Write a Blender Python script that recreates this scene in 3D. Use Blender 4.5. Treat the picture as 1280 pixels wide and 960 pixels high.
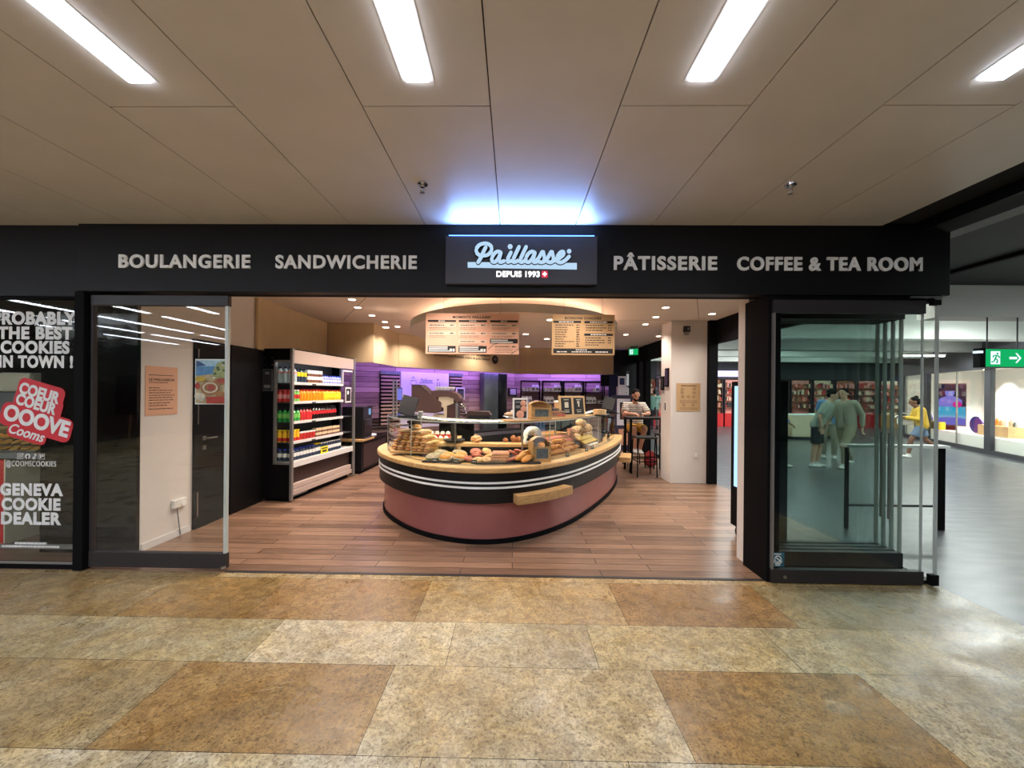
import bpy, bmesh, math, random
from mathutils import Vector, Matrix, Euler
random.seed(7)
for o in list(bpy.data.objects): bpy.data.objects.remove(o)
S = bpy.context.scene
COL = S.collection
PI = math.pi

# ------------------------------------------------------------------ camera
FPX = 500.0
cam = bpy.data.cameras.new('camera'); camo = bpy.data.objects.new('camera', cam); COL.objects.link(camo)
cam.sensor_width = 36.0; cam.sensor_fit = 'HORIZONTAL'
cam.lens = FPX/1280*36.0
cam.shift_x = 5.5/1280; cam.shift_y = 10.0/1280
cam.clip_start = 0.05; cam.clip_end = 200
camo.matrix_world = Matrix.Translation((0, 0, 1.6)) @ Matrix.Rotation(.0155, 4, 'Z') @ Matrix.Rotation(PI/2, 4, 'X') @ Matrix.Rotation(.009, 4, 'Z')
S.camera = camo

# ------------------------------------------------------------------ exposure, world
S.view_settings.view_transform = 'Standard'; S.view_settings.look = 'None'
S.view_settings.exposure = 0.0; S.view_settings.gamma = 1.0
S.view_settings.use_curve_mapping = False
S.cycles.max_bounces = 8; S.cycles.diffuse_bounces = 4; S.cycles.glossy_bounces = 4
S.cycles.transparent_max_bounces = 24; S.cycles.transmission_bounces = 6
S.cycles.sample_clamp_indirect = 4.0
W = bpy.data.worlds.new('world'); S.world = W; W.use_nodes = True
W.node_tree.nodes['Background'].inputs[0].default_value = (.80, .86, 1, 1)
W.node_tree.nodes['Background'].inputs[1].default_value = 0.05
# light levels (all fixtures read these)
E_STRIP = 26.0       # concourse ceiling strips
E_DOWN = 92.0        # bakery downlights (watts per spot)
E_LED = 58.0         # violet led strip along the back wall
E_MALL = 24.0         # tubes of the mall beyond
E_STORE = 240.0       # white showroom lights
E_SIGN = .92
E_HALO = 9.0

# ------------------------------------------------------------------ materials
def lin(c):
    return tuple(((v/255)/12.92 if v/255 <= .04045 else ((v/255+.055)/1.055)**2.4) for v in c)
MATS = {}
def mat(name, rgb=(200, 200, 200), rough=.5, metal=0, noise=0, scale=8, bump=0, spec=.5, stretch=None, coat=0, rgb2=None, detail=4):
    """principled material; optional noise varies the colour between rgb and rgb2 (or a darker rgb)"""
    m = bpy.data.materials.new(name); m.use_nodes = True; nt = m.node_tree; b = nt.nodes['Principled BSDF']
    c = lin(rgb)
    b.inputs['Base Color'].default_value = (*c, 1)
    b.inputs['Roughness'].default_value = rough; b.inputs['Metallic'].default_value = metal
    b.inputs['Specular IOR Level'].default_value = spec
    if coat: b.inputs['Coat Weight'].default_value = coat; b.inputs['Coat Roughness'].default_value = .1
    if noise or bump or rgb2:
        tc = nt.nodes.new('ShaderNodeTexCoord'); mp = nt.nodes.new('ShaderNodeMapping')
        if stretch: mp.inputs['Scale'].default_value = stretch
        nz = nt.nodes.new('ShaderNodeTexNoise'); nz.inputs['Scale'].default_value = scale; nz.inputs['Detail'].default_value = detail
        nt.links.new(tc.outputs['Object'], mp.inputs[0]); nt.links.new(mp.outputs[0], nz.inputs['Vector'])
        if noise or rgb2:
            r = nt.nodes.new('ShaderNodeValToRGB')
            c2 = lin(rgb2) if rgb2 else tuple(v*(1-noise) for v in c)
            r.color_ramp.elements[0].position = .35; r.color_ramp.elements[1].position = .68
            r.color_ramp.elements[0].color = (*c2, 1); r.color_ramp.elements[1].color = (*c, 1)
            nt.links.new(nz.outputs[0], r.inputs[0]); nt.links.new(r.outputs[0], b.inputs['Base Color'])
        if bump:
            bp = nt.nodes.new('ShaderNodeBump'); bp.inputs['Strength'].default_value = bump; bp.inputs['Distance'].default_value = .01
            nt.links.new(nz.outputs[0], bp.inputs['Height']); nt.links.new(bp.outputs[0], b.inputs['Normal'])
    MATS[name] = m
    return m
def emis(name, rgb, strength):
    m = bpy.data.materials.new(name); m.use_nodes = True; nt = m.node_tree
    nt.nodes.remove(nt.nodes['Principled BSDF'])
    e = nt.nodes.new('ShaderNodeEmission'); e.inputs[0].default_value = (*lin(rgb), 1); e.inputs[1].default_value = strength
    nt.links.new(e.outputs[0], nt.nodes['Material Output'].inputs[0]); MATS[name] = m
    return m
def glass(name, tint=(235, 245, 240), refl=1.0, rough=0.0):
    """thin pane: clear transmission plus a fresnel mirror reflection"""
    m = bpy.data.materials.new(name); m.use_nodes = True; nt = m.node_tree
    nt.nodes.remove(nt.nodes['Principled BSDF'])
    t = nt.nodes.new('ShaderNodeBsdfTransparent'); t.inputs[0].default_value = (*lin(tint), 1)
    g = nt.nodes.new('ShaderNodeBsdfGlossy'); g.inputs['Roughness'].default_value = rough
    f = nt.nodes.new('ShaderNodeFresnel')
    gm = nt.nodes.new('ShaderNodeNewGeometry'); io = nt.nodes.new('ShaderNodeMix'); io.data_type = 'FLOAT'
    io.inputs['A'].default_value = 1.5; io.inputs['B'].default_value = 1/1.5       # same reflectance from both sides of a pane
    nt.links.new(gm.outputs['Backfacing'], io.inputs['Factor']); nt.links.new(io.outputs['Result'], f.inputs[0])
    mu = nt.nodes.new('ShaderNodeMath'); mu.operation = 'MULTIPLY'; mu.inputs[1].default_value = refl; mu.use_clamp = True
    mx = nt.nodes.new('ShaderNodeMixShader')
    nt.links.new(f.outputs[0], mu.inputs[0]); nt.links.new(mu.outputs[0], mx.inputs[0])
    nt.links.new(t.outputs[0], mx.inputs[1]); nt.links.new(g.outputs[0], mx.inputs[2])
    nt.links.new(mx.outputs[0], nt.nodes['Material Output'].inputs[0]); MATS[name] = m
    return m
def wood_planks(name, dark, light, plane='XY', length=1.3, width=.14, rough=.35, mortar=.004, grain=1.0):
    """planks running along an axis, each with its own tone and a stretched grain"""
    m = bpy.data.materials.new(name); m.use_nodes = True; nt = m.node_tree; b = nt.nodes['Principled BSDF']
    tc = nt.nodes.new('ShaderNodeTexCoord'); mp = nt.nodes.new('ShaderNodeMapping')
    br = nt.nodes.new('ShaderNodeTexBrick'); br.inputs['Scale'].default_value = 1
    br.inputs['Brick Width'].default_value = length; br.inputs['Row Height'].default_value = width
    br.inputs['Mortar Size'].default_value = mortar; br.inputs['Bias'].default_value = 0; br.offset = .37; br.offset_frequency = 2
    br.inputs['Color1'].default_value = (0, 0, 0, 1); br.inputs['Color2'].default_value = (1, 1, 1, 1); br.inputs['Mortar'].default_value = (.1, .1, .1, 1)
    sx = nt.nodes.new('ShaderNodeSeparateXYZ'); cx = nt.nodes.new('ShaderNodeCombineXYZ'); nt.links.new(tc.outputs['Object'], sx.inputs[0])
    nt.links.new(sx.outputs[0], cx.inputs[0]); nt.links.new(sx.outputs[1 if plane == 'XY' else 2], cx.inputs[1])
    nt.links.new(cx.outputs[0], mp.inputs[0]); nt.links.new(mp.outputs[0], br.inputs['Vector'])
    mp2 = nt.nodes.new('ShaderNodeMapping'); mp2.inputs['Scale'].default_value = (1.2, 14, 1)
    nt.links.new(cx.outputs[0], mp2.inputs[0])
    nz = nt.nodes.new('ShaderNodeTexNoise'); nz.inputs['Scale'].default_value = 2.4; nz.inputs['Detail'].default_value = 8; nz.inputs['Roughness'].default_value = .62
    nt.links.new(mp2.outputs[0], nz.inputs['Vector'])
    mix = nt.nodes.new('ShaderNodeMix'); mix.data_type = 'RGBA'; mix.inputs['Factor'].default_value = .55*grain
    nt.links.new(br.outputs['Color'], mix.inputs['A']); nt.links.new(nz.outputs[0], mix.inputs['B'])
    r = nt.nodes.new('ShaderNodeValToRGB'); r.color_ramp.elements[0].position = .18; r.color_ramp.elements[1].position = .82
    r.color_ramp.elements[0].color = (*lin(dark), 1); r.color_ramp.elements[1].color = (*lin(light), 1)
    nt.links.new(mix.outputs['Result'], r.inputs[0])
    mo = nt.nodes.new('ShaderNodeMix'); mo.data_type = 'RGBA'; mo.inputs['B'].default_value = (*(v*.3 for v in lin(dark)), 1)
    nt.links.new(br.outputs['Fac'], mo.inputs['Factor']); nt.links.new(r.outputs[0], mo.inputs['A'])
    nt.links.new(mo.outputs['Result'], b.inputs['Base Color'])
    b.inputs['Roughness'].default_value = rough
    bp = nt.nodes.new('ShaderNodeBump'); bp.inputs['Strength'].default_value = .15; bp.inputs['Distance'].default_value = .004
    nt.links.new(nz.outputs[0], bp.inputs['Height']); nt.links.new(bp.outputs[0], b.inputs['Normal'])
    MATS[name] = m
    return m
def granite(name, rough=.12):
    """polished stone: tone per slab from the mesh, with speckle and cloudy veins"""
    m = bpy.data.materials.new(name); m.use_nodes = True; nt = m.node_tree; b = nt.nodes['Principled BSDF']
    at = nt.nodes.new('ShaderNodeAttribute'); at.attribute_name = 'slab'
    tc = nt.nodes.new('ShaderNodeTexCoord')
    def nz(scale, detail, rough_, off):
        mp = nt.nodes.new('ShaderNodeMapping'); mp.inputs['Location'].default_value = (off, off*2, 0)
        n = nt.nodes.new('ShaderNodeTexNoise'); n.inputs['Scale'].default_value = scale; n.inputs['Detail'].default_value = detail; n.inputs['Roughness'].default_value = rough_
        n.inputs['Distortion'].default_value = .6
        nt.links.new(tc.outputs['Object'], mp.inputs[0]); nt.links.new(mp.outputs[0], n.inputs['Vector'])
        return n
    def ramp(n, p0, p1, c0, c1):
        r = nt.nodes.new('ShaderNodeValToRGB'); r.color_ramp.elements[0].position = p0; r.color_ramp.elements[1].position = p1
        r.color_ramp.elements[0].color = (*c0, 1); r.color_ramp.elements[1].color = (*c1, 1)
        nt.links.new(n.outputs[0], r.inputs[0]); return r
    def mul(a, bsock, fac):
        x = nt.nodes.new('ShaderNodeMix'); x.data_type = 'RGBA'; x.blend_type = 'MULTIPLY'; x.inputs['Factor'].default_value = fac
        nt.links.new(a, x.inputs['A']); nt.links.new(bsock, x.inputs['B']); return x.outputs['Result']
    big = ramp(nz(1.7, 7, .62, 3), .34, .66, (.72, .62, .46), (1.16, 1.12, 1.06))
    och = ramp(nz(3.3, 8, .68, 23), .36, .62, (1.12, .96, .66), (1, 1, 1))
    mid = ramp(nz(13, 10, .78, 7), .42, .58, (.55, .5, .43), (1.1, 1.09, 1.06))
    flk = ramp(nz(34, 4, .6, 31), .60, .68, (1, 1, 1), (1.4, 1.36, 1.25))
    fine = ramp(nz(60, 6, .78, 11), .41, .5, (.30, .26, .22), (1.06, 1.06, 1.05))
    s = mul(at.outputs['Color'], big.outputs[0], .75); s = mul(s, och.outputs[0], .8); s = mul(s, mid.outputs[0], .8); s = mul(s, flk.outputs[0], .7); s = mul(s, fine.outputs[0], .8)
    nt.links.new(s, b.inputs['Base Color'])
    b.inputs['Roughness'].default_value = rough
    rr = ramp(nz(3.5, 5, .6, 17), .3, .75, (rough*.7,)*3, (rough*2.0,)*3)
    nt.links.new(rr.outputs[0], b.inputs['Roughness'])
    MATS[name] = m
    return m

mat('black_panel', (15, 14, 16), .5, noise=.25, scale=40, spec=.25)
mat('black_frame', (10, 9, 11), .75, spec=.12)
mat('charcoal_rail', (40, 36, 37), .5)
mat('black_gloss', (12, 12, 13), .12)
mat('black_plastic', (20, 20, 21), .4)
mat('ceiling_panel', (214, 206, 198), .38, noise=.06, scale=3, bump=.06)
mat('ceiling_gap', (25, 23, 20), .9)
mat('white_wall', (222, 214, 206), .75, noise=.04, scale=3)
mat('cream_ceiling', (236, 222, 208), .8, noise=.03, scale=2)
mat('disc_edge', (205, 200, 190), .7)
mat('beige_panel', (202, 178, 140), .6, noise=.07, scale=5, stretch=(1, 1, .3))
mat('white_letters', (251, 251, 248), .5)
mat('vinyl_white', (226, 226, 222), .6)
mat('sticker_red', (200, 44, 54), .5)
mat('brushed_steel', (178, 178, 176), .32, 1)
mat('grey_aluminium', (150, 148, 144), .4, .6)
mat('chrome', (215, 215, 215), .12, 1)
mat('edge_glass', (188, 196, 190), .3)
mat('white_plastic', (228, 226, 220), .45)
mat('white_metal', (214, 212, 208), .4)
mat('red_laminate', (158, 92, 88), .32, noise=.12, scale=3, coat=.2)
mat('counter_wood', (216, 172, 112), .4, noise=.28, scale=5, stretch=(1, 6, 8))
mat('oak', (206, 164, 106), .5, noise=.3, scale=6, stretch=(1, 5, 9))
mat('pale_ply', (214, 180, 128), .55, noise=.15, scale=7)
mat('dark_brown', (62, 44, 40), .5, noise=.15, scale=10)
mat('machine_brown', (86, 60, 54), .45, noise=.08, scale=6)
mat('cream_metal', (214, 200, 170), .4)
mat('mall_floor', (92, 96, 98), .30, noise=.2, scale=5, bump=.06, rgb2=(62, 66, 69), detail=10, stretch=(.5, 1.6, 1))
mat('mall_white', (246, 250, 245), .7)
mat('mall_grey', (146, 148, 144), .7)
mat('lintel_grey', (214, 214, 206), .7)
mat('mall_dark', (52, 54, 58), .6)
mat('mesh_black', (30, 31, 33), .7, noise=.5, scale=90)
mat('grey_strip', (120, 122, 122), .7, noise=.2, scale=30)
mat('shop_white', (236, 234, 228), .7)
mat('salmon_paper', (222, 172, 142), .7)
mat('menu_salmon', (246, 192, 164), .6)
mat('menu_kraft', (196, 160, 116), .6)
mat('menu_pill', (246, 212, 190), .6)
mat('ink', (32, 29, 29), .6)
mat('paper_white', (238, 236, 230), .7)
mat('dark_olive', (58, 54, 42), .7, noise=.3, scale=3)
mat('olive_panel', (78, 80, 66), .6, noise=.3, scale=4)
mat('off_white', (206, 200, 176), .5)
mat('bright_red', (206, 44, 48), .4)
mat('dark_grey', (60, 60, 62), .5)
mat('mid_grey', (120, 120, 120), .5)
mat('skin_a', (196, 142, 112), .55); mat('skin_b', (120, 84, 66), .55); mat('skin_c', (214, 168, 140), .55)
mat('hair_black', (16, 13, 12), .85, spec=.15)
mat('yellow_cloth', (206, 168, 60), .85); mat('mustard_cloth', (200, 148, 54), .85)
mat('denim', (104, 122, 146), .85); mat('mint_cloth', (120, 160, 148), .85); mat('black_cloth', (24, 24, 27), .85)
mat('sage_cloth', (172, 180, 164), .85); mat('sand_cloth', (176, 168, 148), .85); mat('sky_cloth', (120, 160, 208), .85)
mat('beige_cloth', (170, 158, 132), .85); mat('white_shoe', (230, 228, 222), .6); mat('red_bag', (158, 44, 44), .7)
mat('blue_cloth', (84, 116, 172), .85)
glass('pane', (253, 255, 253), 1.0)
glass('pane_park', (240, 245, 244), 1.0)
glass('pane_dark', (150, 160, 150), 1.15)
glass('door_pane', (251, 253, 252), 1.0)
glass('case_glass', (250, 252, 250), .8)
glass('clear_plastic', (225, 235, 235), .8)
wood_planks('floor_oak', (74, 53, 41), (164, 129, 103), length=1.25, width=.125, rough=.3, grain=1.2)
wood_planks('wall_wood', (116, 86, 86), (206, 172, 166), plane='XZ', length=1.1, width=.12, rough=.6, mortar=.006)
granite('stone', .26)
emis('strip_glow', (232, 240, 255), E_STRIP)
emis('down_glow', (255, 226, 200), 14)
emis('sign_glow', (196, 228, 255), E_SIGN)
emis('sign_glow_red', (226, 60, 84), 1.0)
emis('sign_glow_white', (255, 250, 250), 1.6)
emis('halo_blue', (70, 120, 255), E_HALO)
emis('led_violet', (160, 126, 255), E_LED)
emis('tube_glow', (240, 252, 250), E_MALL)
emis('case_light', (235, 246, 255), 5)
emis('cooler_glow', (170, 212, 255), 1.5)
emis('exit_green', (20, 170, 96), 1.1)
emis('exit_white', (220, 240, 255), 1.3)
emis('screen_blue', (66, 120, 226), .9); emis('screen_teal', (44, 180, 226), .95); emis('screen_lilac', (134, 134, 236), .9)
emis('screen_magenta', (224, 40, 160), .9); emis('screen_dark', (40, 42, 80), .6)
emis('shop_sign', (214, 206, 255), 1.6)
emis('warm_case', (255, 214, 140), 5)
emis('tiny_screen', (150, 190, 235), .8)

def stripes(name, a, b, n):
    m = bpy.data.materials.new(name); m.use_nodes = True; nt = m.node_tree; bs = nt.nodes['Principled BSDF']
    tc = nt.nodes.new('ShaderNodeTexCoord'); sx = nt.nodes.new('ShaderNodeSeparateXYZ'); nt.links.new(tc.outputs['Object'], sx.inputs[0])
    mu = nt.nodes.new('ShaderNodeMath'); mu.operation = 'MULTIPLY'; mu.inputs[1].default_value = n
    fr = nt.nodes.new('ShaderNodeMath'); fr.operation = 'FRACT'; gt = nt.nodes.new('ShaderNodeMath'); gt.operation = 'GREATER_THAN'; gt.inputs[1].default_value = .5
    nt.links.new(sx.outputs[2], mu.inputs[0]); nt.links.new(mu.outputs[0], fr.inputs[0]); nt.links.new(fr.outputs[0], gt.inputs[0])
    mx = nt.nodes.new('ShaderNodeMix'); mx.data_type = 'RGBA'; mx.inputs['A'].default_value = (*lin(a), 1); mx.inputs['B'].default_value = (*lin(b), 1)
    nt.links.new(gt.outputs[0], mx.inputs['Factor']); nt.links.new(mx.outputs['Result'], bs.inputs['Base Color']); bs.inputs['Roughness'].default_value = .85
    MATS[name] = m
stripes('striped_cloth', (226, 214, 200), (70, 62, 60), 24)

# ------------------------------------------------------------------ mesh builder
class MB:
    def __init__(s): s.v = []; s.f = []; s.m = []; s.sm = []
    def _add(s, vs, fs, m, smooth=False, M=None):
        n = len(s.v)
        for p in vs:
            p = Vector(p)
            s.v.append(M @ p if M else p)
        for f in fs: s.f.append([i+n for i in f]); s.m.append(m); s.sm.append(smooth)
    def box(s, x0, x1, y0, y1, z0, z1, m=0, M=None):
        s._add([(x0, y0, z0), (x1, y0, z0), (x1, y1, z0), (x0, y1, z0), (x0, y0, z1), (x1, y0, z1), (x1, y1, z1), (x0, y1, z1)],
               [(0, 3, 2, 1), (4, 5, 6, 7), (0, 1, 5, 4), (1, 2, 6, 5), (2, 3, 7, 6), (3, 0, 4, 7)], m, False, M)
        return s
    def cbox(s, c, d, m=0, M=None):
        return s.box(c[0]-d[0]/2, c[0]+d[0]/2, c[1]-d[1]/2, c[1]+d[1]/2, c[2]-d[2]/2, c[2]+d[2]/2, m, M)
    def quad(s, a, b, c, d, m=0, M=None): s._add([a, b, c, d], [(0, 1, 2, 3)], m, False, M); return s
    def poly(s, pts, m=0, M=None): s._add(pts, [tuple(range(len(pts)))], m, False, M); return s
    def prism(s, pts, h0, h1, m=0, M=None, smooth=False):
        """2-d outline (counter-clockwise) extruded along z"""
        n = len(pts)
        vs = [(p[0], p[1], h0) for p in pts]+[(p[0], p[1], h1) for p in pts]
        s._add(vs, [tuple(reversed(range(n))), tuple(range(n, 2*n))], m, False, M)
        s._add(vs, [(i, (i+1) % n, n+(i+1) % n, n+i) for i in range(n)], m, smooth, M)
        return s
    def cyl(s, p0, p1, r0, r1=None, seg=12, m=0, caps=True, M=None):
        r1 = r0 if r1 is None else r1
        p0 = Vector(p0); p1 = Vector(p1); d = p1-p0
        q = d.to_track_quat('Z', 'Y').to_matrix()
        vs = []
        for k, (p, r) in enumerate(((p0, r0), (p1, r1))):
            for i in range(seg):
                a = 2*PI*i/seg; vs.append(p+q @ Vector((r*math.cos(a), r*math.sin(a), 0)))
        s._add(vs, [(i, (i+1) % seg, seg+(i+1) % seg, seg+i) for i in range(seg)], m, True, M)
        if caps: s._add(vs, [tuple(reversed(range(seg))), tuple(range(seg, 2*seg))], m, False, M)
        return s
    def lathe(s, prof, c=(0, 0, 0), seg=14, m=0, mats=None, M=None, sy=1.0):
        """profile of (radius, z); mats gives one index per band"""
        vs = []
        for r, z in prof:
            for i in range(seg):
                a = 2*PI*i/seg; vs.append((c[0]+max(r, 1e-4)*math.cos(a), c[1]+sy*max(r, 1e-4)*math.sin(a), c[2]+z))
        for k in range(len(prof)-1):
            s._add(vs[k*seg:(k+2)*seg], [(i, (i+1) % seg, seg+(i+1) % seg, seg+i) for i in range(seg)], mats[k] if mats else m, True, M)
        s._add(vs[:seg], [tuple(reversed(range(seg)))], mats[0] if mats else m, False, M)
        s._add(vs[-seg:], [tuple(range(seg))], mats[-1] if mats else m, False, M)
        return s
    def ball(s, c, r, seg=14, rings=8, m=0, M=None):
        r = (r, r, r) if not hasattr(r, '__len__') else r
        vs = []; fs = []
        for j in range(rings+1):
            t = PI*j/rings
            for i in range(seg):
                a = 2*PI*i/seg
                vs.append((c[0]+r[0]*max(math.sin(t), 1e-3)*math.cos(a), c[1]+r[1]*max(math.sin(t), 1e-3)*math.sin(a), c[2]-r[2]*math.cos(t)))
        for j in range(rings):
            for i in range(seg): fs.append((j*seg+i, j*seg+(i+1) % seg, (j+1)*seg+(i+1) % seg, (j+1)*seg+i))
        s._add(vs, fs, m, True, M); return s
    def tube(s, pts, r, seg=8, m=0, closed=False, M=None, flat=1.0, caps=True):
        """sweep a circle (radius number or list) along points; flat squashes it across z"""
        pts = [Vector(p) for p in pts]; n = len(pts)
        rs = r if hasattr(r, '__len__') else [r]*n
        vs = []; up = Vector((0, 0, 1))
        for i, p in enumerate(pts):
            a = pts[(i-1) % n] if (closed or i > 0) else p
            b = pts[(i+1) % n] if (closed or i < n-1) else p
            t = (b-a).normalized() if (b-a).length > 1e-9 else Vector((1, 0, 0))
            u = up if abs(t.dot(up)) < .95 else Vector((0, 1, 0))
            x = t.cross(u).normalized(); y = x.cross(t).normalized()
            for k in range(seg):
                an = 2*PI*k/seg; vs.append(p+x*(rs[i]*math.cos(an))+y*(rs[i]*flat*math.sin(an)))
        fs = []
        for i in range(n if closed else n-1):
            j = (i+1) % n
            for k in range(seg): fs.append((i*seg+k, j*seg+k, j*seg+(k+1) % seg, i*seg+(k+1) % seg))
        s._add(vs, fs, m, True, M)
        if not closed and caps: s._add(vs[:seg], [tuple(range(seg))], m, False, M); s._add(vs[-seg:], [tuple(reversed(range(seg)))], m, False, M)
        return s
    def mesh(s, me, m=0, M=None):
        s._add([v.co for v in me.vertices], [tuple(p.vertices) for p in me.polygons], m, False, M); return s
    def data(s, name, mats):
        me = bpy.data.meshes.new(name)
        me.from_pydata([tuple(v) for v in s.v], [], s.f)
        for x in mats: me.materials.append(MATS[x] if isinstance(x, str) else x)
        for p, mi, sm in zip(me.polygons, s.m, s.sm): p.material_index = mi; p.use_smooth = sm
        me.update(); return me
    def build(s, name, mats, parent=None, bevel=0, loc=None):
        if isinstance(mats, str): mats = [mats]
        o = bpy.data.objects.new(name, s.data(name, mats)); COL.objects.link(o)
        if parent: o.parent = parent
        if loc: o.location = loc
        if bevel:
            b = o.modifiers.new('edge', 'BEVEL'); b.width = bevel; b.segments = 2; b.limit_method = 'ANGLE'; b.angle_limit = .7
        return o
def tag(o, label, cat, group=None):
    o['label'] = label; o['category'] = cat
    if group: o['group'] = group
    return o
def thing(name, label, cat, loc=(0, 0, 0), rz=0, group=None):
    o = bpy.data.objects.new(name, None); COL.objects.link(o); o.empty_display_size = .1
    o.location = loc; o.rotation_euler = (0, 0, rz)
    return tag(o, label, cat, group)
def struct(o): o['kind'] = 'structure'; return o
def kids(o): return [c for c in bpy.data.objects if c.parent == o]
CH = {}
def copy_tree(src, loc=None, rz=None, label=None, group=None, parent=None, rot=None):
    c = src.copy(); COL.objects.link(c)
    if parent: c.parent = parent
    if loc is not None: c.location = loc
    if rz is not None: c.rotation_euler = (0, 0, rz)
    if rot is not None: c.rotation_euler = rot
    if label: c['label'] = label
    if group: c['group'] = group
    for k in src.children: copy_tree(k, parent=c)
    return c
def inst(me, name, label, cat, loc, rot=(0, 0, 0), group=None, scale=None):
    o = bpy.data.objects.new(name, me); COL.objects.link(o); o.location = loc; o.rotation_euler = rot
    if scale: o.scale = scale if hasattr(scale, '__len__') else (scale,)*3
    return tag(o, label, cat, group)
ORD = 'first second third fourth fifth sixth seventh eighth ninth tenth eleventh twelfth thirteenth fourteenth fifteenth sixteenth seventeenth eighteenth nineteenth twentieth twenty-first twenty-second twenty-third twenty-fourth twenty-fifth twenty-sixth twenty-seventh twenty-eighth'.split()
def facing(loc, rz=0):
    """matrix putting a drawing in the xy-plane upright: x right, y up, +z towards -Y (the viewer side)"""
    return Matrix.Translation(loc) @ Matrix.Rotation(rz, 4, 'Z') @ Matrix.Rotation(PI/2, 4, 'X')
def text_mesh(body, width=None, height=None, bold=0.0, depth=.004, shear=0, spacing=1.0, res=6):
    """letters as a mesh, centred on the origin, cap height/width as asked"""
    cu = bpy.data.curves.new('lettering', 'FONT'); cu.body = body; cu.offset = bold; cu.extrude = .5; cu.shear = shear
    cu.space_character = spacing; cu.resolution_u = res; cu.fill_mode = 'BOTH'
    ob = bpy.data.objects.new('lettering', cu); COL.objects.link(ob)
    bpy.context.view_layer.update()
    me = bpy.data.meshes.new_from_object(ob.evaluated_get(bpy.context.evaluated_depsgraph_get()))
    bpy.data.objects.remove(ob); bpy.data.curves.remove(cu)
    xs = [v.co.x for v in me.vertices]; ys = [v.co.y for v in me.vertices]
    w = max(xs)-min(xs); h = max(ys)-min(ys); cx = (max(xs)+min(xs))/2; cy = (max(ys)+min(ys))/2
    sy = height/h if height else (width/w if width else 1); sx = width/w if width else sy
    for v in me.vertices: v.co = Vector(((v.co.x-cx)*sx, (v.co.y-cy)*sy, v.co.z*depth))
    me.materials.clear()
    return me
def blend(n, pts, closed=True):
    """catmull-rom through control points"""
    out = []; k = len(pts)
    for i in range(k if closed else k-1):
        g = lambda j: Vector(pts[j % k]) if closed else Vector(pts[max(0, min(k-1, j))])
        a, b, c, d = g(i-1), g(i), g(i+1), g(i+2)
        for q in range(n):
            t = q/n
            out.append(.5*((2*b)+(c-a)*t+(2*a-5*b+4*c-d)*t*t+(3*b-a-3*c+d)*t**3))
    if not closed: out.append(Vector(pts[-1]))
    return out

# ================================================================== THE SETTING
CZ = 3.03           # concourse ceiling
IZ = 2.90           # bakery ceiling
# ---- polished stone floor of the concourse: slabs over a dark joint
rowA = [-12.4, -11.2, -10, -8.8, -7.6, -6.4, -5.2, -4.0, -2.80, -1.89, -.68, .805, 1.98, 3.15, 3.58]
rowB = [-12.4, -11, -9.8, -8.6, -7.4, -6.2, -5.0, -3.7, -2.52, -1.58, -.385, .51, 1.69, 2.85, 3.58]
strip = [-12.4, -11, -9.8, -8.6, -7.4, -6.2, -5.0, -3.79, -2.54, -1.58, -.37, .53, 1.74, 2.9, 3.58]
rows = [(3.375, 3.46, strip), (2.77, 3.372, rowA), (2.325, 2.767, rowB), (1.745, 2.322, rowA), (1.30, 1.742, rowB), (.72, 1.297, rowA),
        (.28, .717, rowB), (-.3, .277, rowA), (-.74, -.303, rowB), (-1.32, -.743, rowA), (-2.6, -1.323, rowB), (-4.2, -2.603, rowA), (-7, -4.203, rowB)]
tone_strip = [(161, 146, 116)]*8+[(172, 159, 129), (179, 166, 137), (187, 167, 134), (186, 171, 139), (179, 164, 129), (170, 160, 129)]
toneA1 = [(147, 134, 105)]*8+[(150, 129, 90), (157, 132, 95), (182, 164, 131), (157, 130, 92), (162, 155, 130), (174, 171, 154)]
toneB1 = [(172, 166, 146)]*7+[(167, 162, 139), (170, 166, 142), (196, 191, 172), (179, 172, 151), (192, 184, 154), (186, 180, 155), (191, 187, 170)]
toneA2 = [(156, 144, 115)]*8+[(157, 146, 117), (155, 132, 93), (189, 180, 154), (157, 132, 90), (184, 179, 159), (181, 177, 161)]
toneB2 = [(189, 184, 165)]*15
rng = random.Random(3)
v = []; f = []; cols = []
for ri, (y0, y1, joints) in enumerate(rows):
    for k in range(len(joints)-1):
        x0, x1 = joints[k]+.0015, joints[k+1]-.0015
        n = len(v)
        v += [(x0, y0, 0), (x1, y0, 0), (x1, y1, 0), (x0, y1, 0)]; f.append((n, n+1, n+2, n+3))
        c = (tone_strip, toneA1, toneB1, toneA2, toneB2)[ri][min(k, len((tone_strip, toneA1, toneB1, toneA2, toneB2)[ri])-1)] if ri < 5 else rng.choice(toneA1+toneB1)
        cols.append(c)
me = bpy.data.meshes.new('floor_stone'); me.from_pydata(v, [], f); me.materials.append(MATS['stone'])
ca = me.color_attributes.new('slab', 'FLOAT_COLOR', 'CORNER')
for p, c in zip(me.polygons, cols):
    for li in p.loop_indices: ca.data[li].color = (*lin(c), 1)
o = bpy.data.objects.new('floor_stone', me); COL.objects.link(o); struct(o)
struct(MB().box(-12.4, 3.58, -7, 3.46, -.06, -.0015).build('floor_joint', 'ceiling_gap'))
# ---- oak plank floor of the bakery, metal sill, and the grey floor of the mall
struct(MB().box(-6.6, 3.62, 3.465, 12.7, -.06, 0).build('floor_oak', 'floor_oak'))
struct(MB().box(3.62, 24, 3.46, 24, -.06, -.001).box(3.582, 24, -7, 3.46, -.06, -.001).build('floor_mall', 'mall_floor'))
o = MB().box(-2.52, 2.16, 3.458, 3.49, 0, .004, 0); struct(o.build('trim_sill', 'charcoal_rail'))
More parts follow.
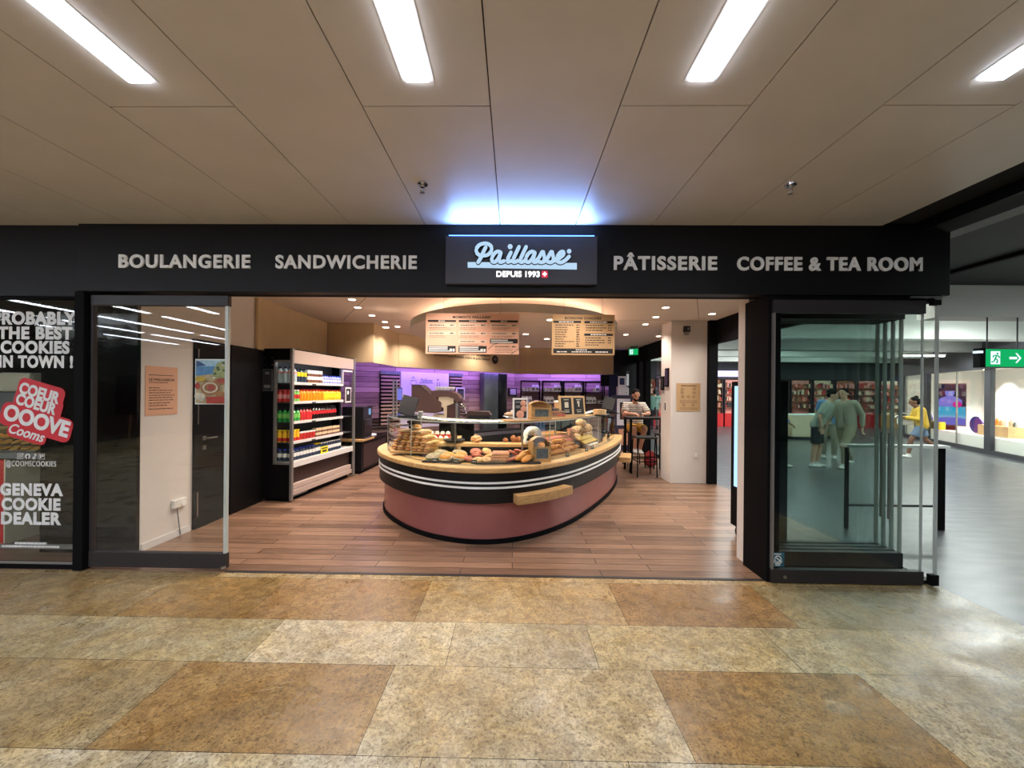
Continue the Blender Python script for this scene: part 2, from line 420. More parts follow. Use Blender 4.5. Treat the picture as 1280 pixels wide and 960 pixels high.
# ---- concourse ceiling panels with shadow gaps; lamp columns break at Y = 2
mb = MB(); g = .003
edges = [-.13+.645*k for k in range(-19, 6)]
for i in range(len(edges)-1):
    x0, x1 = edges[i]+g, min(edges[i+1]-g, 3.40)
    if x0 > 3.35: continue
    lampcol = (i % 2 == 0)
    cuts = [3.47, 2.0, -.62, -3.2, -7] if lampcol else [3.47, .7, -1.9, -7]
    for a, b in zip(cuts[1:], cuts[:-1]): mb.box(x0, x1, a+g, b-g, CZ, CZ+.02)
struct(mb.build('ceiling', 'ceiling_panel'))
struct(MB().box(-12.5, 3.62, -7, 3.6, CZ+.025, CZ+.08).build('ceiling_backing', 'ceiling_gap'))
# recessed strip lights in the lamp columns
fm = MB(); fm.box(-.075, .075, 0, 2.3, CZ-.002, CZ+.002); frame_me = fm.data('lamp_trim', ['white_metal'])
dm = MB(); dm.box(-.052, .052, .012, 2.288, CZ-.012, CZ-.001); diff_me = dm.data('lamp_diffuser', ['strip_glow'])
names = {0: 'recessed strip light left of the centre seam pointing to the glowing script sign', 1: 'recessed strip light above and right of the script sign',
         -1: 'recessed strip light over the left sliding glass door', 2: 'rightmost recessed strip light beside the black ceiling beam'}
for k in range(-8, 3):
    x = -.453+1.29*k
    for j, y0 in enumerate((-.46, -3.06, -5.66)):
        if j == 0: lab = names.get(k, 'recessed strip light over the cookie shop side, %s lamp column left of the sliding door' % ORD[-k-2])
        else: lab = 'recessed strip light in the ceiling behind the viewer, %s row, %s from the left wall' % (ORD[j], ORD[k+8])
        t = thing('ceiling_light', lab, 'ceiling light', (x, y0, 0), 0, 'recessed ceiling strip lights')
        for nm, m_ in (('lamp_trim', frame_me), ('lamp_diffuser', diff_me)):
            q = bpy.data.objects.new(nm, m_); COL.objects.link(q); q.parent = t
# dark beam that ends the low ceiling on the right
struct(MB().box(3.37, 3.62, -7, 3.42, 2.965, 3.12).build('beam_side', 'black_frame'))
# ---- black fascia over the shop front
struct(MB().box(-3.80, 3.66, 3.42, 3.52, 2.445, CZ+.02).build('fascia', 'black_panel', bevel=.003))
struct(MB().box(-12.5, -3.803, 3.455, 3.55, 2.405, CZ+.02).build('fascia_neighbour', 'black_panel', bevel=.003))
struct(MB().box(-3.8, 3.62, 3.52, 3.62, 2.45, CZ+.02).build('fascia_soffit', 'black_frame'))
struct(MB().box(-3.85, -3.765, 3.44, 3.56, 0, 2.45).build('trim_post', 'black_frame', bevel=.003))
# column and jamb on the right of the opening
struct(MB().box(2.165, 2.27, 3.44, 3.79, 0, 2.45).build('trim_column', 'black_frame', bevel=.003))
struct(MB().box(2.20, 2.27, 3.79, 3.96, 0, IZ).build('wall_jamb', 'white_wall'))
# ---- left neighbour shop: window frame, glass, room
w = MB(); w.box(-6.7, -3.845, 3.47, 3.53, 2.385, 2.41); w.box(-6.7, -3.845, 3.47, 3.53, 0, .045); w.box(-3.88, -3.845, 3.47, 3.53, .04, 2.39); w.box(-6.7, -6.64, 3.47, 3.53, .04, 2.39)
win = struct(w.build('window_1', 'black_frame'))
MB().box(-6.64, -3.88, 3.495, 3.505, .045, 2.385).build('window_pane', 'pane', win)
MB().box(-6.64, -3.88, 3.465, 3.475, .045, .065).build('sill_strip', 'grey_aluminium', win)
MB().box(-6.64, -3.98, 3.56, 3.6, .14, .17).build('inner_rail', 'grey_aluminium', win)
struct(MB().box(-12.6, -12.4, -7, 9, -.1, CZ).build('wall_left', 'dark_olive'))
struct(MB().box(-12.4, -6.66, 3.47, 3.6, 0, 2.41).build('wall_front_neighbour', 'black_panel'))
struct(MB().box(-6.75, -6.65, 3.6, 5.7, 0, 2.9).build('wall_neighbour', 'dark_olive'))
struct(MB().box(-6.6, -3.76, 5.6, 5.7, 0, 2.9).build('wall_neighbour', 'dark_olive'))
struct(MB().box(-6.6, -3.70, 3.6, 5.6, 2.6, 2.66).build('ceiling_neighbour', 'mall_dark'))
# ---- bakery left wall: white, black door and black panel, black end wall
struct(MB().box(-3.75, -3.65, 3.86, 7.75, 0, IZ).build('wall_left_bakery', 'white_wall'))
struct(MB().box(-4.6, -3.652, 3.82, 3.857, 0, 2.44).build('wall_left_end', 'black_gloss'))
struct(MB().box(-3.65, -3.635, 3.87, 4.46, 0, .07).build('baseboard_left', 'white_metal'))
d = struct(MB().box(-3.648, -3.615, 4.49, 5.03, 0, 2.15).build('door_1', 'black_panel', bevel=.003))
MB().box(-3.614, -3.606, 4.515, 4.53, .14, .42).box(-3.614, -3.606, 4.515, 4.53, 1.2, 1.9+.16).build('pull_strip', 'brushed_steel', d)
MB().cyl((-3.615, 4.62, 1.03), (-3.56, 4.62, 1.03), .012).cyl((-3.56, 4.62, 1.03), (-3.56, 4.75, 1.03), .010).build('door_handle', 'brushed_steel', d)
MB().cbox((-3.611, 4.62, 1.03), (.008, .05, .05)).cbox((-3.611, 4.62, .92), (.008, .05, .05)).build('lock_plate', 'brushed_steel', d)
struct(MB().box(-3.648, -3.60, 5.04, 5.70, 0, 2.17).build('trim_panel_left', 'black_panel'))
struct(MB().box(-3.648, -3.61, 4.47, 5.04, 2.15, 2.17).build('trim_door_head', 'black_frame'))
# ---- bakery ceiling, back and right side
struct(MB().box(-3.75, 3.75, 3.6, 12.8, IZ, IZ+.08).build('ceiling_bakery', 'cream_ceiling'))
seam = MB()
for a, b in (((1.6, 3.62), (3.2, 7.0)), ((2.45, 3.62), (3.55, 6.2)), ((-.9, 3.62), (-3.2, 7.4)), ((-2.6, 7.4), (3.4, 7.1))):
    dv = Vector((b[0]-a[0], b[1]-a[1], 0)); L = dv.length; an = math.atan2(dv.y, dv.x)
    seam.box(0, L, -.003, .003, IZ-.001, IZ, 0, Matrix.Translation((a[0], a[1], 0)) @ Matrix.Rotation(an, 4, 'Z'))
struct(seam.build('ceiling_seam', 'ceiling_gap'))
BZ = 2.145          # underside of the beige bulkhead
bulk = [(-3.60, 5.56), (-3.60, 7.65), (-2.70, 7.65), (-2.62, 9.02), (.17, 11.9), (2.95, 11.9)]
for i in range(len(bulk)-1):
    a, b = Vector((*bulk[i], 0)), Vector((*bulk[i+1], 0)); L = (b-a).length; an = math.atan2(b.y-a.y, b.x-a.x)
    ob = MB().box(.004, L-.004, 0, .04, BZ, IZ).build('trim_bulkhead', 'beige_panel'); struct(ob)
    ob.location = a; ob.rotation_euler = (0, 0, an)
# wood-clad wall behind, and violet led strip hidden over the bulkhead edge
woodline = [(-3.62, 7.72), (-3.62, 8.75), (.02, 12.3), (3.0, 12.32)]
for i in range(len(woodline)-1):
    a, b = Vector((*woodline[i], 0)), Vector((*woodline[i+1], 0)); L = (b-a).length; an = math.atan2(b.y-a.y, b.x-a.x)
    ob = MB().box(-.02, L+.02, 0, .06, 0, IZ).build('wall_back', 'wall_wood'); struct(ob)
    ob.location = a; ob.rotation_euler = (0, 0, an)
for i in range(2, len(bulk)-1):
    a, b = Vector((*bulk[i], 0)), Vector((*bulk[i+1], 0)); L = (b-a).length; an = math.atan2(b.y-a.y, b.x-a.x)
    ob = MB().box(.05, L-.06, .041, .07, BZ+.02, BZ+.05).build('led_strip', 'led_violet')
    ob.location = a; ob.rotation_euler = (0, 0, an)
    tag(ob, 'violet led strip behind the bulkhead edge, %s section from the oven' % ORD[i-2], 'led strip', 'violet led strips')
# dark partition at the back right with slit window
p = MB(); p.box(2.95, 3.36, 12.0, 12.1, 0, IZ); p.box(3.46, 3.75, 12.0, 12.1, 0, IZ); p.box(3.36, 3.46, 12.0, 12.1, 0, 1.2); p.box(3.36, 3.46, 12.0, 12.1, 1.75, 1.82); p.box(3.36, 3.46, 12.0, 12.1, 2.25, IZ)
struct(p.build('wall_back_dark', 'black_panel'))
struct(MB().box(-3.8, 4.0, 12.62, 12.7, 0, 2.2).build('wall_rear', 'mall_white'))
# white pillar on the right and dark glazed side
struct(MB().prism([(2.81, 7.2), (3.45, 7.2), (3.45, 8.0), (2.81, 7.68)], 0, IZ).build('pillar', 'white_wall', bevel=.004))
struct(MB().box(3.455, 3.60, 7.12, 7.26, 0, IZ).build('trim_side_post', 'black_frame'))
struct(MB().box(3.56, 3.68, 3.97, 12.0, 2.5, IZ+.05).build('trim_side_header', 'black_frame'))
for y in (10.75, 11.35): struct(MB().box(3.54, 3.66, y, y+.28, 0, IZ).build('trim_side_post', 'black_frame'))
struct(MB().box(3.56, 3.66, 8.3, 8.38, 0, 2.5).build('trim_side_post', 'black_frame'))
wn = struct(MB().box(3.58, 3.64, 8.38, 10.75, 0, .06).build('window_2', 'black_frame'))
MB().box(3.60, 3.61, 8.38, 10.75, .06, 2.5).build('window_pane', 'pane', wn)

# ================================================================== THE MALL BEYOND
struct(MB().box(3.62, 4.15, -7, 5.5, 3.10, 3.14).build('ceiling_strip', 'grey_strip'))
struct(MB().box(4.15, 24, -7, 5.5, 3.10, 3.14).build('ceiling_mesh', 'mesh_black'))
mb = MB()
for x in (5.2, 6.9): mb.box(x, x+.06, -7, 5.5, 3.06, 3.10)
struct(mb.build('ceiling_rail', 'black_frame'))
struct(MB().box(5.74, 24, 5.5, 5.8, 2.67, 3.12).build('beam_lintel', 'lintel_grey'))
struct(MB().box(3.62, 5.74, 5.5, 5.6, 2.9, 3.12).build('beam_lintel', 'mall_dark'))
struct(MB().box(3.62, 24, 5.6, 24, 3.42, 3.5).build('ceiling_mall', 'mall_white'))
for y, z, m_ in ((9.0, 2.86, 'mall_white'), (11.4, 2.86, 'mall_grey'), (13.8, 2.9, 'mall_white'), (16.2, 2.92, 'mall_white')):
    struct(MB().box(3.75, 24, y, y+.35, z, 3.42).build('beam_mall', m_))
struct(MB().box(3.0, 24, 20.6, 20.8, 0, 3.5).build('wall_mall', 'mall_dark'))
struct(MB().box(3.0, 24, 20.4, 20.6, 2.35, 3.45).build('fascia_mall', 'mall_dark'))
struct(MB().box(23.8, 24, -7, 20.6, 0, 3.5).build('wall_right', 'mall_grey'))
struct(MB().box(-12.5, 24, -7.1, -7, 0, 3.2).build('wall_front', 'mall_dark'))
struct(MB().box(-6.7, 3.62, 12.7, 12.8, 0, 3).build('wall_rear_outer', 'mall_dark'))
# tube lamps of the mall: first one seen, the others added to brighten it
tm = MB(); tm.box(-.62, .62, -.05, .05, 0, .05, 0); tm.box(-.6, .6, -.035, .035, -.022, 0, 1)
body_me = MB().box(-.62, .62, -.05, .05, 0, .05).data('lamp_body', ['white_metal']); tube_me = MB().cyl((-.6, 0, -.012), (.6, 0, -.012), .028, seg=8).data('lamp_tube', ['tube_glow'])
spots = [(12.3, 12.2, 2.82), (6.6, 3.0, 3.0), (9.0, 3.2, 3.0), (6.6, 6.4, 3.2), (9.5, 6.4, 3.2), (12.5, 7.0, 3.2), (5.2, 6.6, 3.2), (5.6, 10.0, 3.2), (8.6, 10.0, 3.2), (11.2, 10.0, 3.2),
         (6, 14.9, 3.2), (9, 14.9, 3.2), (12, 14.9, 3.2), (8, 18.2, 3.2), (11, 18.2, 3.2), (14, 18.2, 3.2), (16.6, 18.2, 3.2), (19, 18.2, 3.2), (6, 12.6, 3.2), (9, 12.6, 3.2), (8.6, 1.0, 3.0), (9.4, 7.9, 3.24), (12.4, 7.9, 3.24)]
for i, (x, y, z) in enumerate(spots):
    lab = 'white tube lamp hanging low above the walking woman in yellow' if i == 0 else 'added tube lamp brightening the mall, %s one beyond the shop corner' % ORD[i]
    t = thing('tube_lamp', lab, 'lamp', (x, y, z), 0, 'tube lamps in the mall')
    for nm, m_ in (('lamp_body', body_me), ('lamp_tube', tube_me)):
        q = bpy.data.objects.new(nm, m_); COL.objects.link(q); q.parent = t
    for rx in (-.5, .5): MB().cyl((rx, 0, .05), (rx, 0, 3.42-z if y > 5.6 else 3.1-z), .006, seg=5).build('hanging_rod', 'white_metal', t)
    ld = bpy.data.lights.new('tube_light', 'AREA'); ld.shape = 'RECTANGLE'; ld.size = 1.2; ld.size_y = .1; ld.energy = E_MALL*(2.6 if y > 5.5 else 1.3); ld.color = (.93, 1, .98)
    lo = bpy.data.objects.new('tube_light', ld); COL.objects.link(lo); lo.parent = t; lo.location = (0, 0, -.06)

# white showroom on the right, oblique front
SR = Matrix.Translation((12.58, 10.05, 0)) @ Matrix.Rotation(math.radians(65.3), 4, 'Z')
def sr(mb, name, m, bevel=0):
    o = mb.build(name, m, bevel=bevel); o.matrix_world = SR; return struct(o)
sr(MB().box(-5, 6.4, -2.2, -2.1, 0, 3.4), 'wall_showroom', 'shop_white')
sr(MB().box(-5, 6.4, -2.1, 0, 2.52, 2.6), 'ceiling_showroom', 'shop_white')
sr(MB().box(-5, 6.4, -2.1, -.06, 0, .46), 'floor_showroom_platform', 'shop_white')
sr(MB().box(6.3, 6.4, -2.1, 0, 0, 2.6), 'wall_showroom_end', 'shop_white')
sr(MB().box(-5, 6.4, -.05, .1, 2.36, 3.42), 'fascia_showroom', 'mall_dark')
fr = MB(); fr.box(-5, 6.4, -.05, .03, 0, .12)
for x in (1.2, 4.55, -2.2, 6.3): fr.box(x, x+.26, -.06, .04, .1, 2.4)
wn = sr(fr, 'window_3', 'mall_dark')
pn = MB().box(-5, 6.4, -.01, 0, .12, 2.36).build('window_pane', 'pane', wn)
jn = MB().box(2.86, 2.9, -.02, .01, .12, 2.36).build('pane_joint', 'grey_aluminium', wn)
for i in range(8):
    x = -3.5+1.2*i
    t = thing('spotlight', 'recessed ceiling spot washing the white showroom wall, %s along the window' % ORD[i], 'spotlight', SR @ Vector((x, -1.55, 2.52)), 0, 'showroom spotlights')
    MB().cyl((0, 0, -.012), (0, 0, 0), .06, seg=12).build('spot_lens', 'down_glow', t)
    ld = bpy.data.lights.new('spot_light', 'SPOT'); ld.energy = E_STORE*2; ld.spot_size = 1.9; ld.spot_blend = .6; ld.color = (1, .98, .95); ld.shadow_soft_size = .06
    lo = bpy.data.objects.new('spot_light', ld); COL.objects.link(lo); lo.parent = t; lo.location = (0, 0, -.03)

# ================================================================== SIGNS, DOORS, SHOP WINDOW
def word(body, x0, x1, z0, z1, y, m, name, bold=.02, parent=None, depth=.012, shear=0, rz=0, spacing=1.0):
    me = text_mesh(body, x1-x0, z1-z0, bold, depth, shear, spacing)
    b = MB(); b.mesh(me, 0, facing(((x0+x1)/2, y, (z0+z1)/2), rz)); bpy.data.meshes.remove(me)
    return b.build(name, m, parent)
for body, x0, x1 in (('BOULANGERIE', -3.43, -2.28), ('SANDWICHERIE', -2.06, -.84), ('PÂTISSERIE', .84, 1.71), ('COFFEE & TEA ROOM', 1.88, 3.42)):
    top = 2.793 if body[0] == 'P' else 2.762
    o = word(body, x0, x1, 2.645, top, 3.413, 'white_letters', 'shop_lettering', .03, spacing=1.14)
    tag(o, 'raised white capital letters reading %s on the black fascia' % body, 'lettering', 'white words on the fascia')
# ---- glowing script sign
K = .00674
def sgx(px): return -.585+(px/5.818+540-557)*K
def sgz(py): return 2.91-(py/5.818+280-295)*K*1.005
sign = thing('script_sign', 'black panel sign with glowing ice blue script word and DEPUIS 1993 at the fascia centre', 'sign', (0, 3.42, 2.5))
def sg(mb, name, m): 
    o = mb.build(name, m, sign); o.location = (0, -3.42, -2.5); return o
o = MB().box(-.585, .69, 3.36, 3.418, 2.507, 2.912).build('sign_panel', mat('sign_face', (58, 56, 62), .45) and 'sign_face', sign, bevel=.004); o.location = (0, -3.42, -2.5)
a_ = [(500, 213), (480, 205), (455, 220), (438, 252), (440, 276), (460, 280), (484, 255), (503, 212), (490, 262), (498, 282), (524, 274)]
s_ = [(748, 278), (775, 250), (802, 205), (812, 232), (816, 262), (800, 282), (776, 278)]
strokes = [[(352, 236), (328, 215), (326, 185), (350, 157), (395, 148), (430, 168), (432, 203), (406, 230), (370, 236)], [(392, 176), (374, 212), (355, 255), (338, 284)],
           a_, [(574, 212), (552, 258), (552, 280), (584, 270)], [(632, 172), (605, 230), (590, 268), (598, 282), (626, 270)], [(683, 172), (656, 230), (641, 268), (650, 282), (676, 270)],
           [(x+245, y) for x, y in a_], s_, [(x+64, y) for x, y in s_], [(888, 272), (920, 254), (952, 226), (948, 206), (928, 212), (906, 246), (912, 276), (936, 282), (966, 266), (992, 240)]]
gl = MB(); ol = MB()
for st in strokes:
    pts = blend(5, [(sgx(x), 0, sgz(y)) for x, y in st], False)
    gl.tube([(p.x, 3.342, p.z) for p in pts], .0165, 10, flat=1); ol.tube([(p.x, 3.352, p.z) for p in pts], .0225, 10)
    for p in (pts[0], pts[-1]): gl.ball((p.x, 3.342, p.z), .0165, 10, 6); ol.ball((p.x, 3.352, p.z), .0225, 10, 6)
for x, y, r in ((568, 168, .021), (993, 200, .019)): gl.ball((sgx(x), 3.345, sgz(y)), (r, .016, r), 12, 8); 
sg(gl, 'script_letters', 'sign_glow'); sg(ol, 'letter_outline', 'black_frame')
bar = MB(); bar.M = None
pts = [(sgx(262), sgz(317)), (sgx(1050), sgz(327)), (sgx(1050), sgz(283)), (sgx(262), sgz(280))]
bar.prism(pts, -.008, .008, M=facing((0, 3.354, 0)) @ Matrix.Identity(4)); sg(bar, 'underline_bar', 'sign_glow')
sg_t = word('DEPUIS 1993', sgx(470), sgx(784), sgz(384), sgz(341), 3.356, 'sign_glow_white', 'small_lettering', .03, None, .01); sg_t.parent = sign; sg_t.location = (0, -3.42, -2.5)
sg(MB().box(sgx(797), sgx(841), 3.35, 3.36, sgz(386), sgz(340)), 'flag_square', 'sign_glow_red')
cx, cz = sgx(819), sgz(363)
sg(MB().box(cx-.018, cx+.018, 3.346, 3.35, cz-.006, cz+.006).box(cx-.006, cx+.006, 3.346, 3.35, cz-.018, cz+.018), 'flag_cross', 'sign_glow_white')
sg(MB().box(-.56, .665, 3.372, 3.40, 2.913, 2.922), 'halo_strip', 'halo_blue')
hl = bpy.data.lights.new('halo_light', 'AREA'); hl.shape = 'RECTANGLE'; hl.size = 1.2; hl.size_y = .06; hl.energy = 13; hl.color = (.22, .42, 1)
ho = bpy.data.objects.new('halo_light', hl); COL.objects.link(ho); ho.parent = sign; ho.location = (.05, -.05, .425); ho.rotation_euler = (PI+.95, 0, 0)

# ---- sliding glass doors
def rails(mb, x0, x1, y, zb0, zb1, zt0, zt1, th=.05):
    mb.box(x0, x1, y-th/2, y+th/2, zb0, zb1); mb.box(x0, x1, y-th/2, y+th/2, zt0, zt1); return mb
dl = struct(rails(MB(), -3.745, -2.52, 3.50, .022, .155, 2.335, 2.425).build('door_2', 'charcoal_rail', bevel=.003))
MB().box(-3.745, -2.545, 3.495, 3.505, .155, 2.335).build('door_pane', 'door_pane', dl)
MB().box(-2.548, -2.524, 3.485, 3.515, .155, 2.335).build('edge_strip', 'edge_glass', dl)
MB().box(-3.745, -3.725, 3.48, 3.52, .155, 2.335).build('edge_frame', 'charcoal_rail', dl)
MB().cyl((-2.535, 3.47, .03), (-2.535, 3.47, .05), .02).build('floor_bolt', 'brushed_steel', dl)
dr = struct(rails(MB(), 2.19, 3.455, 3.435, .012, .122, 2.29, 2.40).build('door_3', 'charcoal_rail', bevel=.003))
MB().box(2.20, 3.455, 3.43, 3.44, .122, 2.29).build('door_pane', 'door_pane', dr)
MB().box(2.19, 2.205, 3.41, 3.46, .122, 2.29).build('edge_frame', 'grey_aluminium', dr)
MB().box(3.445, 3.452, 3.425, 3.445, .122, 2.29).build('edge_strip', 'edge_glass', dr)
MB().cyl((2.30, 3.41, .06), (2.30, 3.405, .06), .014).build('lock_barrel', 'brushed_steel', dr)
de = struct(MB().box(3.545, 3.562, 3.41, 3.43, .10, 2.36).build('door_4', 'edge_glass'))
MB().box(3.50, 3.565, 3.395, 3.435, .012, .10).box(3.50, 3.565, 3.395, 3.435, 2.36, 2.44).build('corner_fitting', 'black_frame', de)
MB().box(3.548, 3.556, 3.43, 3.80, .12, 2.36).build('side_pane', 'pane', de)
MB().box(3.50, 3.56, 3.385, 3.395, 2.40, 2.43).box(3.30, 3.50, 3.385, 3.40, 2.415, 2.43).build('hinge_arm', 'brushed_steel', de)
struct(MB().box(2.27, 3.58, 3.46, 3.74, 0, .03).build('trim_track_plate', 'black_gloss'))
struct(MB().box(2.27, 3.60, 3.46, 4.03, 2.40, 2.50).build('trim_track_head', 'black_frame'))
for i, y in enumerate((3.75, 3.83, 3.91, 3.99)):
    r = MB(); r.box(2.33, 3.58, y-.03, y+.03, .012, .155); r.box(2.33, 3.58, y-.03, y+.03, 2.30, 2.40)
    dd = struct(r.build('door_%d' % (5+i), 'charcoal_rail', bevel=.003))
    MB().box(2.33, 3.565, y-.005, y+.005, .155, 2.30).build('door_pane', 'pane_park', dd)
    MB().box(3.562, 3.582, y-.012, y+.012, .155, 2.30).build('edge_strip', 'edge_glass', dd)
    if i < 2: MB().cyl((3.50, y+.03, .45), (3.50, y+.03, 1.25), .011, seg=8).build('pull_bar', 'brushed_steel', dd)
struct(MB().box(2.27, 2.33, 3.72, 4.02, 0, 2.4).build('trim_jamb', 'black_frame'))
st = thing('door_sticker', 'small teal square sticker at the lower left of the right glass door', 'sticker', (2.25, 3.428, .20))
MB().box(-.055, .055, -.002, 0, -.06, .06).build('sticker_sheet', mat('teal', (40, 92, 104), .5) and 'teal', st)
lp = MB(); ring = [(.0+.026*math.cos(a), -.004, .005+.026*math.sin(a)) for a in [2*PI*i/16 for i in range(16)]]
lp.tube(ring, .004, 6, closed=True); lp.box(-.03, .03, -.004, -.002, .043, .05); lp.box(-.02, .02, -.004, -.002, -.05, -.042); lp.tube([(-.035, -.004, -.01), (-.02, -.004, -.032), (.02, -.004, -.032), (.035, -.004, -.01)], .004, 6)
lp.tube([(-.012, -.004, .015), (.012, -.004, -.006)], .006, 6)
lp.build('white_emblem', 'vinyl_white', st)
# low barrier seen through the right door
br = thing('barrier_rail', 'low black barrier with a pale flat top behind the right glass door', 'barrier', (4.4, 4.86, 0))
MB().box(-.45, .76, -.06, .06, .98, 1.01).build('top_rail', 'mall_white', br)
for x, w_ in ((-.4, .012), (.70, .045)): MB().box(x-w_, x+w_, -.02, .02, 0, .98).build('post', 'black_frame', br)
MB().box(-.4, .7, -.012, .012, .27, .295).build('lower_bar', 'dark_grey', br)

# ---- notice, poster, socket on the left
t = thing('wall_notice', 'salmon paper notice headed LE PAILLASSEUR on the white side wall', 'notice', (-3.648, 4.09, 1.58))
MB().box(0, .004, -.19, .19, -.25, .25).build('sheet', 'salmon_paper', t)
def side_text(body, y0, y1, z, h, m, parent, bold=.02, x=.0045):
    me = text_mesh(body, y1-y0, h, bold, .001); b = MB()
    b.mesh(me, 0, Matrix.Translation((x, (y0+y1)/2, z)) @ Matrix.Rotation(PI/2, 4, 'Z') @ Matrix.Rotation(PI/2, 4, 'X')); bpy.data.meshes.remove(me)
    return b.build('printed_text', m, parent)
side_text('LE PAILLASSEUR', -.15, .15, .115, .026, 'ink', t, .02)
ln = MB()
for z, w_ in ((.16, .30), (.085, .22), (.03, .12), (.005, .29), (-.02, .27), (-.045, .30), (-.07, .28), (-.095, .30), (-.125, .25), (-.15, .22), (-.185, .30)):
    y = -.15
    while y < -.15+w_-.02:
        l = random.uniform(.015, .045); ln.box(.004, .005, y, min(y+l, -.15+w_), z-.004, z+.004); y += l+.008
ln.build('printed_lines', 'ink', t)
t = thing('wall_socket', 'white double wall socket with a hanging grey cord low on the left white wall', 'socket', (-3.65, 4.30, .36))
MB().box(0, .035, -.085, .085, -.045, .045).build('socket_body', 'white_plastic', t, bevel=.006)
MB().lathe([(.036, 0), (.036, .006), (.028, .004)], seg=16, M=Matrix.Translation((.035, .042, 0)) @ Matrix.Rotation(PI/2, 4, 'Y')).build('socket_face', 'paper_white', t)
MB().tube(blend(4, [(.02, -.03, -.04), (.03, -.03, -.12), (.02, 0, -.25), (.02, .02, -.35)], False), .006, 6).build('cord', 'mid_grey', t)
t = thing('food_poster', 'framed food poster with a lake landscape and round bread on the left glass door', 'poster', (-2.705, 3.535, 1.67))
pc = dict(sky=(176, 206, 226), hill=(60, 92, 140), lake=(92, 142, 190), bush=(176, 178, 120), straw=(206, 180, 140), crust=(180, 120, 74), ham=(190, 84, 70), red=(196, 70, 56), cream=(236, 220, 196), green=(90, 110, 60), yellow=(214, 176, 60))
for k_, c_ in pc.items(): mat('print_'+k_, c_, .45, noise=.3, scale=30)
MB().box(-.155, .155, 0, .012, -.21, .21).build('frame', 'black_frame', t, bevel=.002)
MB().box(-.143, .148, -.004, 0, -.205, .20).build('white_border', 'paper_white', t)
pm = ['sky', 'hill', 'lake', 'bush', 'straw', 'crust', 'ham', 'red', 'cream', 'green', 'yellow']
art = MB(); L = [0]
def pshape(pts, k):
    L[0] -= .0004; art.poly([(x, -.0045+L[0], z) for x, z in pts], pm.index(k))
def oval(cx, cz, rx, rz, k, n=18): pshape([(cx+rx*math.cos(2*PI*i/n), cz+rz*math.sin(2*PI*i/n)) for i in range(n)], k)
pshape([(-.135, -.195), (.14, -.195), (.14, .19), (-.135, .19)], 'straw')
pshape([(-.135, .12), (.14, .12), (.14, .19), (-.135, .19)], 'sky')
pshape([(-.135, .135), (-.04, .14), (-.08, .165), (-.11, .18), (-.135, .185)], 'hill')
pshape([(-.135, .05), (.06, .07), (.07, .135), (-.135, .135)], 'lake')
pshape([(.03, .03), (.14, .02), (.14, .19), (.06, .17), (.02, .10)], 'bush')
for i in range(14): oval(random.uniform(.02, .13), random.uniform(.03, .17), .016, .012, random.choice(['green', 'cream', 'bush']), 9)
oval(-.09, .02, .05, .022, 'yellow'); oval(-.115, -.04, .022, .03, 'red'); oval(.09, -.0, .06, .03, 'crust'); oval(.10, .01, .04, .022, 'ham')
oval(0, -.06, .085, .062, 'crust'); oval(0, -.055, .07, .048, 'cream'); oval(.002, -.055, .055, .036, 'crust'); oval(.01, -.055, .034, .024, 'ham')
oval(-.11, -.13, .03, .03, 'cream'); oval(-.075, -.14, .03, .035, 'cream'); oval(.1, -.12, .05, .03, 'crust')
pshape([(-.03, -.195), (.14, -.195), (.14, -.135), (-.03, -.135)], 'red')
art.build('printed_picture', ['print_'+k_ for k_ in pm], t)
ln = MB()
for z in (-.148, -.162, -.178): ln.box(-.005, .125, -.0165, -.016, z-.003, z+.003)
ln.build('printed_lines', 'paper_white', t)

# ---- shop window lettering of the cookie shop
def wx(px): return -4.54+(px)*.0072
def wz(py): return 2.39-(py-372)*.00702
V = thing('window_lettering', 'white window lettering PROBABLY THE BEST COOKIES IN TOWN above the red sticker', 'lettering', (0, 3.489, 0))
def vw(body, x0, x1, y0, y1, parent, bold=.045, m='vinyl_white', name='text_line', y=0):
    o = word(body, wx(x0), wx(x1), wz(y1), wz(y0), y, m, name, bold, parent, .002, spacing=1.12); return o
for body, x0, x1, y0, y1 in (('PROBABLY', -14, 91, 388, 405), ('THE BEST', -8, 86, 407, 423.5), ('COOKIES', -4, 82.5, 425, 441.5), ('IN TOWN !', -6, 87, 443.5, 459.5)): vw(body, x0, x1, y0, y1, V, .05)
V = thing('window_lettering', 'white window lettering GENEVA COOKIE DEALER near the foot of the cookie window', 'lettering', (0, 3.489, 0))
for body, x0, x1, y0, y1 in (('GENEVA', -3, 76, 605.5, 621.5), ('COOKIE', -1, 73, 624, 640), ('DEALER', -1.5, 74, 642, 658)): vw(body, x0, x1, y0, y1, V, .05)
V = thing('window_lettering', 'small white handle @COOMSCOOKIES with four social icons below the red sticker', 'lettering', (0, 3.489, 0))
vw('@COOMSCOOKIES', 4, 67, 577, 586, V, .0)
